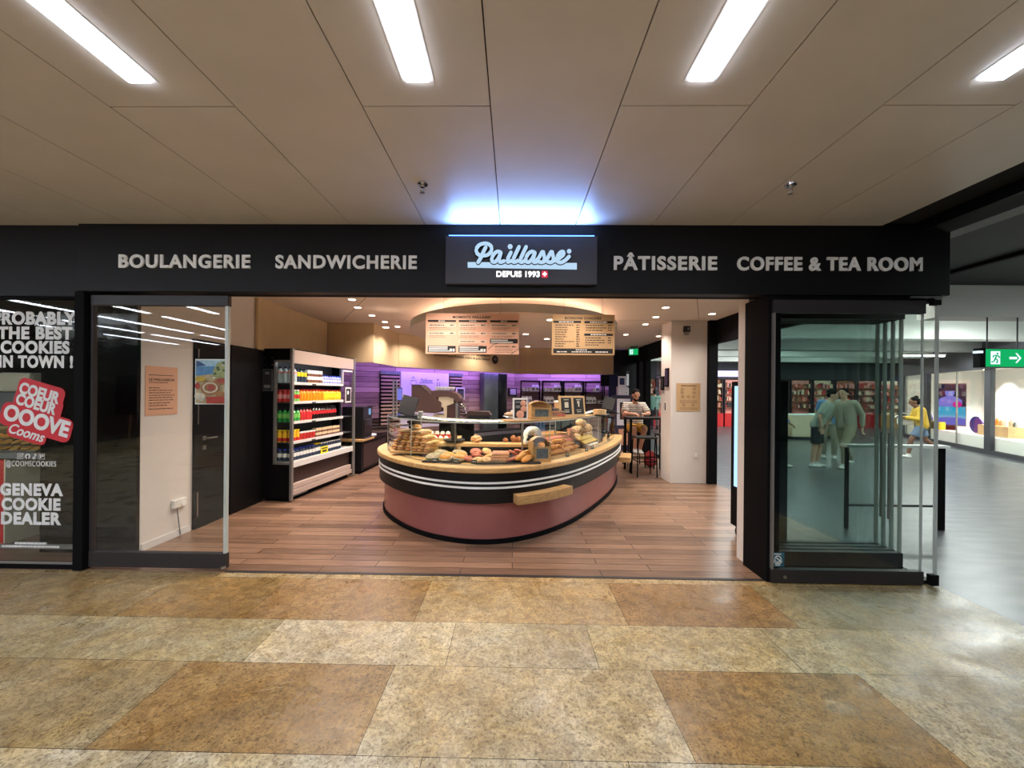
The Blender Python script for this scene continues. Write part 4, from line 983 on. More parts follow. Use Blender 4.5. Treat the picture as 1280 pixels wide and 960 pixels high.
flat_me = slab(.20, .075, .022).data('brioche_bar', ['crust_gold', 'glaze_pink']); tart_me = slab(.17, .10, .028).data('fruit_slice', ['crust_gold', 'jam_red']); quiche_me = slab(.18, .12, .035).data('quiche_slice', ['brown_crust', 'cheese'])
verr_me = MB().lathe([(.026, 0), (.032, .055), (.032, .058), (.026, .085), (.0, .095)], seg=14, mats=[0, 1, 1, 1]).data('dessert_cup', ['berry', 'cream_white'])
mer_me = MB().lathe([(.034, 0), (.036, .012), (.026, .028), (.012, .042), (0, .05)], seg=12).data('meringue', ['cream_white'])
DF = .802
# trays and boards
def tray(x, y, w_, d_, rz, z, m, lab, name='tray', h=.012):
    o = MB().box(-w_/2, w_/2, -d_/2, d_/2, 0, h).box(-w_/2, w_/2, -d_/2, -d_/2+.008, h, h+.008).build(name, m, bevel=.002); o.location = (x, y, z); o.rotation_euler = (0, 0, rz); return tag(o, lab, 'tray')
RT = .817
tray(-.76, 4.60, .44, .48, -.12, RT, 'slate', 'black tray under the seeded rolls and filled buns'); tray(-.08, 4.56, .72, .46, .12, RT, 'slate', 'black tray under the red swirls and brioche bars at the counter front')
bdL = MB().prism([(-.30, -.13), (.26, -.16), (.30, .08), (-.26, .15)], 0, .022).build('bread_board', 'oak', bevel=.004); bdL.location = (-1.20, 4.97, .845); bdL.rotation_euler = (0, 0, -.0); tag(bdL, 'oak board carrying the pile of baguette sandwiches', 'board')
o = MB().box(-.2, .2, -.1, .1, 0, .03).build('board_foot', 'dark_brown', bdL); o.location = (0, 0, -.042)
# sandwiches: four layers, seeded ones on top
n = 0
for layer, (cnt, z, me_, wd) in enumerate(((6, .868, sand_me, 'plain'), (6, .93, sand_me, 'plain'), (5, .992, sand_me, 'plain'), (4, 1.054, sseed_me, 'flour dusted'))):
    for q in range(cnt):
        px_ = -1.44+.088*q+.02*layer; py_ = 5.03-.035*q+.02*layer
        inst(me_, 'baguette_sandwich', '%s baguette sandwich, %s from the left in the %s layer of the pile' % (wd, ORD[q], ('lowest', 'second', 'third', 'top')[layer]), 'sandwich',
             (px_, py_, z), (random.uniform(-.1, .1), random.uniform(-.06, .06), PI/2-.45+random.uniform(-.12, .12)), 'baguette sandwiches in the pile')
inst(salm_me, 'filled_bun', 'single bun crowning the pile of baguette sandwiches', 'bun', (-1.22, 5.02, 1.118), (0, 0, 0), 'filled buns')
for i, (x, y, w_) in enumerate(((-.89, 4.47, 'front left'), (-.85, 4.74, 'back left'), (-.645, 4.76, 'back right'))):
    inst(poppy_me, 'seeded_roll', '%s round grey seeded roll on the black tray' % w_, 'roll', (x, y, RT+.013), (.15, 0, i), 'seeded rolls', 1.2)
for i, (x, y, w_) in enumerate(((-.755, 4.44, 'front left'), (-.61, 4.46, 'front right'), (-.745, 4.60, 'back left'), (-.60, 4.61, 'back right'))):
    inst(salm_me, 'filled_bun', '%s orange topped bun with white filling beside the seeded rolls' % w_, 'bun', (x, y, RT+.013), (.2, 0, i), 'filled buns', 1.2)
sw = [(-.44, 4.66, 1, 'red', .05), (-.31, 4.69, 0, 'golden', .05), (-.49, 4.46, 1, 'red', 0), (-.40, 4.55, 1, 'red', .02), (-.52, 4.56, 1, 'red', .0), (-.27, 4.56, 0, 'golden', .02), (-.39, 4.40, 0, 'golden', 0), (-.30, 4.42, 0, 'golden', 0),
      (.00, 4.60, 1, 'red', .05), (.07, 4.68, 1, 'red', .05), (-.02, 4.46, 1, 'red', .0), (.05, 4.52, 1, 'red', .02)]
for i, (x, y, k__, c__, dz) in enumerate(sw):
    inst(swirl_me if k__ else cinn_me, 'swirl_pastry', '%s swirl pastry %s the brioche bars, %s from the left' % (c__, 'left of' if i < 8 else 'right of', ORD[i if i < 8 else i-8]), 'pastry', (x, y, RT+.014+dz), (.55 if dz > .03 else .25, random.uniform(-.2, .2), i), 'swirl pastries at the counter front', 1.22)
for r_ in range(3):
    for q in range(4-(r_ > 1)):
        inst(flat_me, 'brioche_bar', 'glazed brioche bar, %s from the front in the %s layer of the stack' % (ORD[q], ('lowest', 'middle', 'top')[r_]), 'pastry', (-.155+.005*r_, 4.45+.085*q+.03*r_, RT+.013+.026*r_), (0, 0, random.uniform(-.06, .06)), 'brioche bars in the stack')
for i, (x, y, z, w_) in enumerate(((.14, 4.56, .04, 'upper'), (.10, 4.46, .015, 'middle'), (.155, 4.44, .0, 'lower'))):
    inst(brio_me, 'oblong_roll', '%s bright orange oblong roll left of the wooden house box' % w_, 'roll', (x, y, RT+.02+z), (0, -.2, .75+.1*i), 'oblong orange rolls', 1.15)
# right of the post the pastries follow the curve of the glass
PER = sum((out_[i]-out_[i-1]).length for i in range(NO))/NO
I0 = nearest(.50, 4.51)
def along(sv, d):
    k = I0+sv/PER; i = int(math.floor(k)); u = k-i; return off(i, d).lerp(off(i+1, d), u)
def heading(sv): a, b_ = along(sv-.05, -.3), along(sv+.05, -.3); return math.atan2(b_.y-a.y, b_.x-a.x)
def curved(name, m, s0, s1, d0, d1, z0, z1, lab, cat, n=10):
    p = [along(s0+(s1-s0)*i/n, d0) for i in range(n+1)]+[along(s1-(s1-s0)*i/n, d1) for i in range(n+1)]
    o = MB().prism([(v_.x, v_.y) for v_ in p], z0, z1).build(name, m, bevel=.003); return tag(o, lab, cat)
curved('bread_board', 'oak', .04, .95, -.18, -.50, RT, RT+.018, 'curved oak board under the croissants right of the steel post', 'board')
curved('display_step', 'black_plastic', .45, 1.15, -.40, -.53, RT+.02, .935, 'low black step under the red fruit slices', 'step')
curved('display_step', 'dark_brown', 1.18, 2.15, -.22, -.52, RT, .88, 'low dark step under the round loaves and quiche at the right end', 'step')
n = 0
for lay, (cnt, ds, z, st_) in enumerate(((8, (-.23, -.33, -.43), .84, .0), (7, (-.28, -.38), .888, .05), (5, (-.33,), .935, .13))):
    for r_, d in enumerate(ds):
        for q in range(cnt):
            p = along(.12+st_+.105*q, d)
            inst(crois_me, 'croissant', 'croissant right of the post, %s along the %s row, %s layer' % (ORD[q], ('front', 'middle', 'back')[r_], ('lowest', 'middle', 'top')[lay]), 'croissant', (p.x, p.y, z), (random.uniform(-.3, .3), random.uniform(-.3, .3), heading(.1*q)+random.uniform(-.5, .5)), 'croissants in the heap', 1.05)
for r_, (d, z) in enumerate(((-.42, .937), (-.48, .985))):
    for q in range(6):
        p = along(.50+.115*q, d); inst(tart_me, 'fruit_slice', 'red fruit slice behind the croissants, %s along the %s row' % (ORD[q], ('front', 'back')[r_]), 'pastry', (p.x, p.y, z), (.35, 0, heading(.5+.115*q)), 'red fruit slices', .78)
for r_, (d, z) in enumerate(((-.26, .882), (-.33, .925))):
    for q in range(5):
        p = along(1.25+.115*q, d); inst(quiche_me, 'quiche_slice', 'yellow quiche slice before the loaves, %s along the %s row' % (ORD[q], ('front', 'back')[r_]), 'pastry', (p.x, p.y, z), (.4, 0, heading(1.3+.115*q)), 'quiche slices', .72)
lo_ = [(1.40, .885, loaf_me, 'floury round loaf lowest on the left of the bread pile'), (1.62, .885, loafd_me, 'golden round loaf low in the middle of the bread pile'), (1.84, .885, loaf_me, 'floury round loaf low on the right of the bread pile'), (2.04, .885, loafd_me, 'golden round loaf at the far right end of the bread pile'),
       (1.50, .99, loaf_me, 'floury round loaf leaning left on top of the bread pile'), (1.72, .995, loafd_me, 'golden round loaf in the middle on top of the bread pile'), (1.94, .99, loafd_me, 'golden round loaf right on top of the bread pile'), (1.62, 1.085, loaf_me, 'floury round loaf crowning the bread pile')]
for i, (sv, z, me_, w_) in enumerate(lo_):
    p = along(sv, -.43 if z < 1.05 else -.44); inst(me_, 'round_loaf', w_, 'loaf', (p.x, p.y, z), (.25, .08*(i % 3-1), heading(sv)+i), 'round loaves', 1.02)
for q in range(7):
    p = along(1.25, -.46); inst(tart_me, 'fruit_slice', 'flat red pastry in the leaning stack left of the loaves, %s from the bottom' % ORD[q], 'pastry', (p.x, p.y, .882+.03*q), (.1, 0, .5+.05*q), 'stack of red pastries', .62)
for q in range(3):
    o = MB().box(-.05, .05, -.03, .03, 0, .05, 0).box(-.051, .051, -.031, .031, .015, .032, 1).build('pink_pack', ['paper_white', 'glaze_pink'], bevel=.004); p = along(1.30+.14*q, -.19); o.location = (p.x, p.y, .817); o.rotation_euler = (0, 0, heading(1.4))
    tag(o, 'small pink and white pack at the right glass, %s from the left' % ORD[q], 'pack', 'pink packs at the right glass')
# oak display rail with crates behind the front trays
t = thing('display_riser', 'oak riser board running behind the front row of pastry trays', 'riser', (-.27, 4.98, 0))
MB().box(-.68, .70, -.09, .09, .925, .965).build('riser_board', 'oak', t, bevel=.004)
for x in (-.66, .66): MB().box(x-.015, x+.015, -.085, .085, DF, .925).build('leg', 'oak', t)
t = thing('pastry_tray_riser', 'empty oak tray box on legs behind the croissants', 'box', (.50, 5.62, .0), .65)
MB().box(-.22, .22, -.14, .14, .96, 1.0).build('tray_base', 'oak', t); MB().box(-.22, .22, -.14, -.12, 1.0, 1.04).box(-.22, .22, .12, .14, 1.0, 1.04).box(-.22, -.2, -.12, .12, 1.0, 1.04).box(.2, .22, -.12, .12, 1.0, 1.04).build('tray_side', 'oak', t)
for x in (-.2, .2): MB().box(x-.015, x+.015, -.12, .12, DF, .96).build('leg', 'dark_brown', t)
# dessert cups and meringues on a crate, left
t = thing('wooden_crate', 'pale wooden crate behind the sandwiches holding dessert cups', 'crate', (-1.02, 5.42, 0))
MB().box(-.26, .30, -.14, .14, .93, .955).build('crate_floor', 'pale_ply', t); MB().box(-.26, .30, -.15, -.14, .90, .985).box(-.26, .30, .14, .15, .90, .985).box(.29, .30, -.14, .14, .90, .985).build('crate_side', 'pale_ply', t)
for x in (-.24, .28): MB().box(x-.012, x+.012, -.13, .13, DF, .93).build('leg', 'pale_ply', t)
for q in range(5): inst(verr_me, 'dessert_cup', 'red dessert cup with white cream in the crate, %s from the left' % ORD[q], 'dessert', (-1.20+.075*q, 5.50, .957), (0, 0, 0), 'red dessert cups')
for q in range(5): inst(mer_me, 'meringue', 'small white meringue before the dessert cups, %s from the left' % ORD[q], 'meringue', (-1.20+.075*q, 5.36, .957), (0, 0, 0), 'white meringues')
# black scale pan on a post, folded bags
t = thing('black_stand', 'round black pan on a black post on the oak riser', 'stand', (-.74, 4.98, .967))
MB().lathe([(.05, 0), (.13, .02), (.135, .035), (.11, .03), (0, .028)], seg=24).build('pan', 'black_plastic', t); MB().box(-.03, .03, -.03, .03, .03, .288).build('post', 'black_plastic', t)
MB().box(-.1, .1, -.08, .08, .280, .294).build('plate', 'black_plastic', t)
def crumple(name, lab, loc, s, m, seed, cat):
    r = random.Random(seed); b = MB(); b.ball((0, 0, s[2]), s, 12, 9); b.sm = [False]*len(b.sm)
    for v_ in b.v: v_ *= 1; 
    b.v = [Vector((v_.x*(1+r.uniform(-.25, .25)), v_.y*(1+r.uniform(-.25, .25)), v_.z*(1+r.uniform(-.12, .12)))) for v_ in b.v]
    o = b.build(name, m); o.location = loc; return tag(o, lab, cat)
crumple('paper_bag', 'crumpled brown and white paper bag on the oak riser beside the black pan', (-.46, 5.0, .967), (.07, .05, .045), 'crust_pale', 5, 'bag')
t = thing('bread_bag', 'open clear and white bread bag standing on the oak riser left of the house box', 'bag', (.24, 5.02, .967), .2)
bb = MB(); bb.prism([(-.10, -.05), (.10, -.05), (.10, .05), (-.10, .05)], 0, .02)
for sx_ in (-1, 1): bb.tube(blend(4, [(sx_*.10, 0, .01), (sx_*.085, 0, .08), (sx_*.05, 0, .15), (sx_*.0, 0, .165)], False), [.02]*5+[.022]*8, 6, flat=2.2)
bb.build('bag_side', 'paper_white', t); MB().ball((.06, .02, .10), (.06, .04, .06), 10, 7).build('bag_loaf', 'flour', t); MB().box(-.07, .0, -.055, -.05, .02, .10).build('printed_patch', 'ink', t)
# kraft meringue bits in the dark middle
for q, (x, h) in enumerate(((-.10, .05), (.0, .08), (.06, .07))):
    crumple('paper_bag', 'small brown paper parcel on the oak riser in the dark middle, %s from the left' % ORD[q], (x, 5.02, .967), (.035, .03, h*.55), 'brown_crust', 11+q, 'parcel')['group'] = 'brown parcels'
# house-shaped oak boxes
def house(name, lab, loc, rz, w_=.22, h=.25, d_=.20, sign_m='mid_grey'):
    t = thing(name, lab, 'box', loc, rz)
    wl, top = w_/2, h
    def arch(x): return h*.62+(h*.38)*math.sqrt(max(0, 1-(x/wl)**2*.75))
    xs = [-wl+w_*i/12 for i in range(13)]
    prof = [(-wl, 0), (wl, 0)]+[(x, arch(x)) for x in reversed(xs)]
    b = MB()
    b.prism(prof, -.008, .008, 0, Matrix.Translation((0, d_/2, 0)) @ Matrix.Rotation(PI/2, 4, 'X'))
    for x in (-wl, wl): b.box(x-.007, x+.007, -d_/2, d_/2, 0, arch(wl))
    b.box(-wl, wl, -d_/2, d_/2, 0, .014); b.build('box_body', 'oak', t)
    fp = MB(); fp.box(-wl, wl, -d_/2-.008, -d_/2+.006, 0, h*.14).box(-wl, wl, -d_/2-.008, -d_/2+.006, h*.56, h*.63); fp.box(-wl, -wl*.72, -d_/2-.008, -d_/2+.006, h*.1, h*.6).box(wl*.72, wl, -d_/2-.008, -d_/2+.006, h*.1, h*.6); fp.build('front_frame', 'oak', t)
    rf = MB()
    for i in range(12):
        a, c = xs[i], xs[i+1]; rf.quad((a, -d_/2*.2, arch(a)+.003), (c, -d_/2*.2, arch(c)+.003), (c, d_/2, arch(c)+.003), (a, d_/2, arch(a)+.003))
    so = rf.build('arched_roof', 'oak', t); sm_ = so.modifiers.new('thick', 'SOLIDIFY'); sm_.thickness = .01
    MB().box(-wl*.72, wl*.72, -d_/2, -d_/2+.004, h*.14, h*.56).build('front_panel', sign_m, t)
    return t
mat('slate_blue', (110, 122, 124), .4, noise=.4, scale=30)
house('bread_box', 'oak house shaped box with a grey window inside the case beside the orange rolls', (.30, 4.58, RT), .32, .20, .27, .16, 'slate_blue'); 
inst(salm_me, 'filled_bun', 'round yellow bun in the arched opening of the house box inside the case', 'bun', (.315, 4.545, RT+.172), (.5, 0, 0), 'filled buns', .7)
house('bread_box', 'oak house shaped box with a grey window on top of the counter glass', (.30, 4.68, 1.290), .3, .235, .205, .15, 'slate_blue')
# oak plank on the right glass shelf and things on it
i0, i1 = nearest(.0, 4.16), nearest(1.28, 5.65)
pts = [off(i, -.135) for i in range(i0, i1+1)]+[off(i, -.42) for i in range(i1, i0-1, -1)]
o = MB().prism([(p.x, p.y) for p in pts], 1.273, 1.289).build('oak_plank', 'oak', bevel=.002); tag(o, 'oak plank along the top of the counter glass under the boxes and menu boards', 'plank')
t = thing('picture_frame', 'white framed picture of round pastries on black beside the upper house box', 'picture', (.075, 4.50, 1.290), .08); TL = Matrix.Rotation(-.12, 4, 'X')
MB().box(-.085, .085, 0, .012, 0, .245, 0, TL).build('frame', 'paper_white', t, bevel=.002); MB().box(-.065, .07, -.002, 0, .02, .225, 0, TL).build('picture_print', 'ink', t)
b = MB()
for x, z, r_ in ((.035, .185, .035), (.04, .12, .036), (.0, .06, .045)): b.lathe([(r_, 0), (r_*.6, .003), (0, .004)], seg=14, M=TL @ Matrix.Translation((x, -.003, z)) @ Matrix.Rotation(PI/2, 4, 'X'))
b.build('printed_pastry', 'glaze_pink', t); MB().box(-.05, .01, -.004, -.002, .19, .205, 0, TL).box(-.05, .0, -.004, -.002, .13, .16, 0, TL).build('printed_text', 'mid_grey', t)
t = thing('menu_easel', 'oak framed double chalk menu board standing on the oak plank', 'menu board', (.76, 5.10, 1.290), .55)
MB().box(-.21, .21, 0, .02, 0, .27, 0, TL).build('frame', 'pale_ply', t, bevel=.002)
for x in (-.1, .1):
    MB().box(x-.082, x+.082, -.003, 0, .035, .245, 0, TL).build('chalk_panel', 'ink', t)
    b = MB(); b.box(x-.04, x+.04, -.005, -.003, .215, .225, 0, TL); b.box(x-.035, x+.035, -.005, -.003, .06, .07, 0, TL).box(x-.045, x+.04, -.005, -.003, .085, .092, 0, TL)
    if x > 0: b.lathe([(.022, 0), (.018, .003), (0, .004)], seg=12, M=TL @ Matrix.Translation((x-.005, -.003, .185)) @ Matrix.Rotation(PI/2, 4, 'X')); b.box(x-.012, x+.01, -.005, -.003, .13, .17, 0, TL)
    else: b.box(x-.03, x+.03, -.005, -.003, .12, .19, 0, TL)
    b.build('chalk_writing', 'off_white', t)
t = thing('pink_box', 'clear topped box of pink sweets beside the upper house box', 'box', (.51, 4.90, 1.290), .5)
MB().box(-.13, .12, -.05, .05, 0, .015).build('tray', 'pale_ply', t); MB().box(-.12, .11, -.045, .045, .015, .10).build('clear_box', 'clear_plastic', t)
b = MB(); r = random.Random(4)
for q in range(14): b.cbox((-.1+.033*(q % 7), -.01, .035+.035*(q//7)), (.026, .06, .028), 0)
b.build('sweets', 'glaze_pink', t); MB().box(.0, .12, -.047, -.045, .02, .05).build('label', 'jam_red', t)
t = thing('round_box', 'round pale wooden cheese box on the glass top near the right till', 'box', (1.24, 5.78, 1.29))
MB().lathe([(.09, 0), (.09, .04), (.093, .04), (.093, .07), (.0, .072)], seg=24).build('box_body', 'pale_ply', t); MB().cyl((0, 0, -.02), (0, 0, 0), .10, seg=24).build('saucer', 'black_plastic', t)
t = thing('black_shelf_unit', 'small black stand holding stacks of paper cups behind the menu boards', 'stand', (.80, 6.5, 1.15), .5)
MB().box(-.22, .2, -.12, .12, 0, .20).build('stand_body', 'black_plastic', t, bevel=.006); MB().box(-.12, .12, -.08, .08, -1.15, 0).build('stand_foot', 'black_frame', t)
cup_me = MB().lathe([(.028, 0), (.04, .085), (.043, .085), (.043, .095), (.03, .105), (.0, .105)], seg=14, mats=[0, 1, 1, 1, 1]).data('paper_cup', ['crust_pale', 'cream_white'])
for q, (x, y) in enumerate(((-.16, -.05), (-.07, -.02), (.02, -.05), (.10, -.02), (.15, .05))):
    p = Matrix.Translation((.80, 6.5, 1.35)) @ Matrix.Rotation(.5, 4, 'Z') @ Vector((x, y, 0))
    inst(cup_me, 'paper_cup', 'kraft paper cup with pale lid on the black stand, %s from the left' % ORD[q], 'cup', p, (0, 0, 0), 'paper cups on the black stand', 1.1)
t = thing('cake_dish', 'small footed dish with brown cake left of the white framed picture', 'dish', (-.05, 4.62, 1.273))
MB().lathe([(.03, 0), (.012, .012), (.012, .03), (.075, .045), (.07, .052), (0, .05)], seg=20).build('dish', 'brushed_steel', t); MB().ball((0, 0, .07), (.06, .05, .025), 12, 7).build('cake', 'flour', t); MB().ball((.03, 0, .10), (.015, .015, .02), 8, 6).build('cream_dot', 'cream_white', t)
# tills
def till(loc, rz, lab, s=1):
    t = thing('till', lab, 'till', loc, rz); T = Matrix.Rotation(.62, 4, 'X')
    MB().box(-.12*s, .12*s, -.07, .10, 0, .03).build('till_base', 'black_plastic', t, bevel=.006)
    MB().cyl((0, .05, .02), (0, .03, .14), .025, seg=10).build('neck', 'black_plastic', t)
    c = Matrix.Translation((0, .0, .15)) @ Matrix.Rotation(.26, 4, 'Y') @ Matrix.Rotation(-.40, 4, 'X')
    MB().box(-.10*s, .10*s, -.012, .012, -.13*s, .12*s, 0, c).build('screen_case', 'black_plastic', t, bevel=.006)
    MB().box(-.085*s, .085*s, -.015, -.012, -.11*s, .10*s, 0, c).build('screen_glass', 'black_plastic', t)
till((-1.30, 4.93, 1.273), .1, 'black tilted touch screen till on the left end of the counter glass')
till((1.55, 6.55, 1.28), -.2, 'black touch screen till at the right end of the counter beside the round wooden box', .9)
MB_ = MB().box(-.14, .14, -.14, .14, -.01, 0); o = MB_.build('till_shelf', 'black_frame'); o.location = (1.55, 6.55, 1.279); tag(o, 'small black shelf under the right till', 'shelf')
MB().cyl((0, 0, -.475), (0, 0, -.01), .02, seg=8).build('support', 'black_frame', o)
inst(MB().lathe([(.022, 0), (.028, .07), (.03, .072), (.03, .08), (.0, .08)], seg=12, mats=[0, 1, 1, 1]).data('paper_cup', ['mid_grey', 'paper_white']), 'paper_cup', 'small white cup beside the left till', 'cup', (-1.15, 4.93, 1.273), (0, 0, 0), None)
for q, x in enumerate((-1.55, -1.515)):
    o = MB().cyl((0, 0, 0), (0, 0, .47), .011, seg=8).cyl((0, 0, 0), (0, 0, .01), .02, seg=10).build('steel_pole', 'brushed_steel'); o.location = (x, 5.13+.02*q, 1.273); tag(o, '%s of two slim steel poles behind the left till' % ('left' if q == 0 else 'right'), 'pole', 'steel poles on the counter')
# price tags clipped along the rim
tg = [(-.86, 4.355), (-.62, 4.31), (-.42, 4.29), (.98, 5.34), (1.10, 5.56), (.66, 4.86)]
for q, (x, y) in enumerate(tg):
    t = thing('price_tag', 'small dark price tag clipped at the case front, %s from the left' % ORD[q], 'price tag', (x, y, .818), .0 if q < 3 else .7, 'price tags in the case')
    MB().box(-.03, .03, 0, .003, .008, .048, 0, TL).build('tag_face', 'dark_grey', t); MB().box(-.03, .03, -.002, .006, .0, .010).build('tag_clip', 'clear_plastic', t); MB().box(-.02, .02, -.002, 0, .026, .034, 0, TL).build('tag_writing', 'off_white', t)

# ---- coffee machine on its stand inside the kiosk
t = thing('service_stand', 'dark stand carrying the brown coffee machine inside the oval counter', 'stand', (-1.05, 6.1, 0))
MB().box(-.50, .72, -.30, .32, 1.13, 1.165).build('stand_top', 'dark_brown', t); MB().box(-.04, .42, -.26, .3, 0, 1.13).build('cabinet', 'black_frame', t); MB().box(-.48, -.44, -.28, .28, .802, 1.13).build('leg', 'black_frame', t)
t = thing('coffee_machine', 'large angular brown coffee machine with cream side panels on the dark stand', 'coffee machine', (-1.09, 6.1, 1.166))
def side_prism(pts, y0, y1, m, name): MB().prism([(x, z) for x, z in pts], -y1, -y0, 0, Matrix.Rotation(PI/2, 4, 'X')).build(name, m, t)
side_prism([(-.42, .13), (-.42, .53), (-.30, .53), (-.18, .42), (.02, .27), (.02, .14), (-.06, .11)], -.22, .18, 'machine_brown', 'machine_body')
side_prism([(-.42, .532), (-.30, .532), (-.18, .422), (-.19, .415), (-.305, .52), (-.42, .522)], -.222, .182, 'dark_brown', 'hood_edge')
arc = [(-.14, .44), (0, .45), (.14, .44), (.25, .40), (.30, .33), (.30, .29), (.24, .27), (.20, .33), (.12, .36), (-.0, .355), (-.10, .32)]
side_prism(arc[::-1], -.2, .15, 'machine_brown', 'top_arch')
side_prism([(-.03, .36), (-.02, .22), (.05, .19), (.06, .02), (.10, .02), (.10, .22), (.20, .26), (.20, .33), (.12, .355)], -.19, .12, 'cream_metal', 'cream_panel')
MB().box(.10, .22, -.16, .14, .02, .26).build('group_housing', 'machine_brown', t); MB().box(.222, .26, -.15, .1, .02, .26).build('steel_column', 'brushed_steel', t)
MB().box(-.30, .36, -.22, .2, 0, .03).build('drip_tray', 'dark_brown', t); MB().box(-.1, .1, -.18, .15, .03, .09).build('tray_block', 'cream_metal', t)
b = MB(); b.cyl((.33, -.05, .16), (.33, -.05, .24), .03, seg=12); b.tube([(.30, -.08, .24), (.36, -.1, .2), (.38, -.12, .1)], .008, 6); b.build('steam_wand', 'chrome', t)
MB().box(-.10, .17, -.18, .14, .447, .454).build('cup_rail', 'brushed_steel', t)
ccup = MB().lathe([(.02, 0), (.036, .03), (.038, .05), (.034, .05), (.03, .02)], seg=12).data('coffee_cup', ['paper_white'])
for q in range(5): inst(ccup, 'coffee_cup', 'white cup on top of the brown coffee machine, %s from the left' % ORD[q], 'cup', (-1.16+.058*q, 6.06, 1.621), (0, 0, 0), 'cups on the coffee machine')
t = thing('grinder_tray', 'low black tray machine right of the coffee machine on the dark stand', 'tray', (-.50, 6.0, 1.166)); MB().box(-.17, .15, -.15, .15, 0, .09).build('tray_body', 'black_plastic', t, bevel=.005); MB().prism([(-.19, .09), (.17, .09), (.13, .14), (-.16, .15)], -.15, .15, 0, Matrix.Rotation(PI/2, 4, 'X')).build('tray_lid', 'dark_brown', t)

# ================================================================== CEILING ITEMS OF THE BAKERY
dc = thing('ceiling_canopy', 'large oval dropped ceiling disc over the display counter', 'ceiling canopy', (-.02, 7.2, 2.62))
N_ = 72; el = [(1.78*math.cos(2*PI*i/N_), 2.1*math.sin(2*PI*i/N_)) for i in range(N_)]
MB().prism(el, 0, .004).build('underside', 'cream_ceiling', dc); b = MB()
for i in range(N_):
    a, c = el[i], el[(i+1) % N_]; b._add([(a[0]*1.003, a[1]*1.003, 0), (c[0]*1.003, c[1]*1.003, 0), (c[0]*1.003, c[1]*1.003, .11), (a[0]*1.003, a[1]*1.003, .11)], [(0, 1, 2, 3)], 0, True)
b.build('edge_band', 'disc_edge', dc); MB().prism(el, .10, .11).build('upper_face', 'cream_ceiling', dc)
b = MB(); b.tube([(1.45*math.cos(2*PI*i/48), 1.75*math.sin(2*PI*i/48), .122) for i in range(48)], .012, 6, closed=True); b.build('added_uplight_ring', emis('added_uplight_glow', (255, 214, 186), 26) and 'added_uplight_glow', dc)  # unseen glowing ring added on the canopy to brighten the bakery ceiling
for x, y in ((-1, -1), (1, -1), (-1, 1), (1, 1)): MB().cyl((x*.9, y*1.1, .11), (x*.9, y*1.1, .279), .015, seg=6).build('hanger', 'white_metal', dc)
ring_me = MB().lathe([(.065, -.002), (.065, .004), (.05, .004), (.05, -.001)], seg=18).data('lamp_ring', ['white_metal'])
lens_me = MB().lathe([(.0, -.003), (.05, -.003), (.05, .002), (0, .002)], seg=18).data('lamp_lens', ['down_glow'])
def downlight(x, y, z, lab, e=1.0, warm=(1, .85, .75)):
    t = thing('downlight', lab, 'ceiling light', (x, y, z-.006), 0, 'round downlights in the bakery ceiling')
    for nm, m_ in (('lamp_ring', ring_me), ('lamp_lens', lens_me)): q = bpy.data.objects.new(nm, m_); COL.objects.link(q); q.parent = t
    ld = bpy.data.lights.new('downlight_beam', 'SPOT'); ld.energy = E_DOWN*e; ld.spot_size = 2.3; ld.spot_blend = .8; ld.shadow_soft_size = .05; ld.color = warm
    lo = bpy.data.objects.new('downlight_beam', ld); COL.objects.link(lo); lo.parent = t; lo.location = (0, 0, -.02)
dl_ = [(-2.31, 5.65, IZ), (-2.44, 6.19, IZ), (-2.45, 6.84, IZ), (-2.43, 7.47, IZ), (-2.35, 8.01, IZ)]
for i, (x, y, z) in enumerate(dl_): downlight(x, y, z, 'round ceiling downlight in the row beside the drinks cooler, %s from the front' % ORD[i])
for i, (x, y, z) in enumerate([(2.28, 6.07, IZ), (2.40, 6.83, IZ), (2.46, 7.55, IZ), (2.47, 8.9, IZ)]): downlight(x, y, z, 'round ceiling downlight in the row left of the white pillar, %s from the front' % ORD[i], (.9, .5, .7, 1)[i])
downlight(3.27, 9.12, IZ, 'round ceiling downlight behind the white pillar'); downlight(3.2, 6.53, IZ, 'round ceiling downlight between the white pillar and the right column', .45)
for i, (x, y) in enumerate([(-2.05, 6.35), (-1.45, 7.3), (.62, 7.6), (.2, 7.0), (.3, 8.9), (-.75, 5.7), (.5, 5.6), (1.3, 6.6), (-.3, 6.2)]): downlight(x, y, 2.62, 'round downlight in the underside of the oval canopy, %s one' % ORD[i], 1.0)
for i, (x, y) in enumerate([(-2.4, 4.6), (-.8, 4.4), (.7, 4.4), (2.0, 4.7), (-1.6, 4.2)]): downlight(x, y, IZ, 'round ceiling downlight just behind the black fascia, %s from the left' % ORD[[0, 2, 3, 4, 1][i]], .95)
for i, (x, y) in enumerate([(-2.2, 8.9), (-.8, 10.3), (1.2, 10.4)]): downlight(x, y, IZ, 'round ceiling downlight near the beige bulkhead at the back, %s from the left' % ORD[i], 1.0)
# sprinklers
for x, y, z, lab in ((-.64, 2.74, CZ, 'brass sprinkler head in the concourse ceiling left of the glowing sign'), (1.87, 2.75, CZ, 'brass sprinkler head in the concourse ceiling above the words COFFEE & TEA ROOM'), (2.9, 5.2, IZ, 'small sprinkler head in the bakery ceiling near the right column')):
    t = thing('sprinkler', lab, 'sprinkler', (x, y, z)); MB().lathe([(.038, 0), (.036, -.01), (.014, -.012), (.012, -.03), (0, -.03)], seg=16).build('rosette', 'chrome', t)
    b = MB(); b.tube([(-.012, 0, -.03), (-.014, 0, -.045), (0, 0, -.062)], .003, 6); b.tube([(.012, 0, -.03), (.014, 0, -.045), (0, 0, -.062)], .003, 6); b.build('yoke', 'brushed_steel', t); MB().cyl((0, 0, -.066), (0, 0, -.063), .017, seg=12).build('deflector', 'brushed_steel', t)

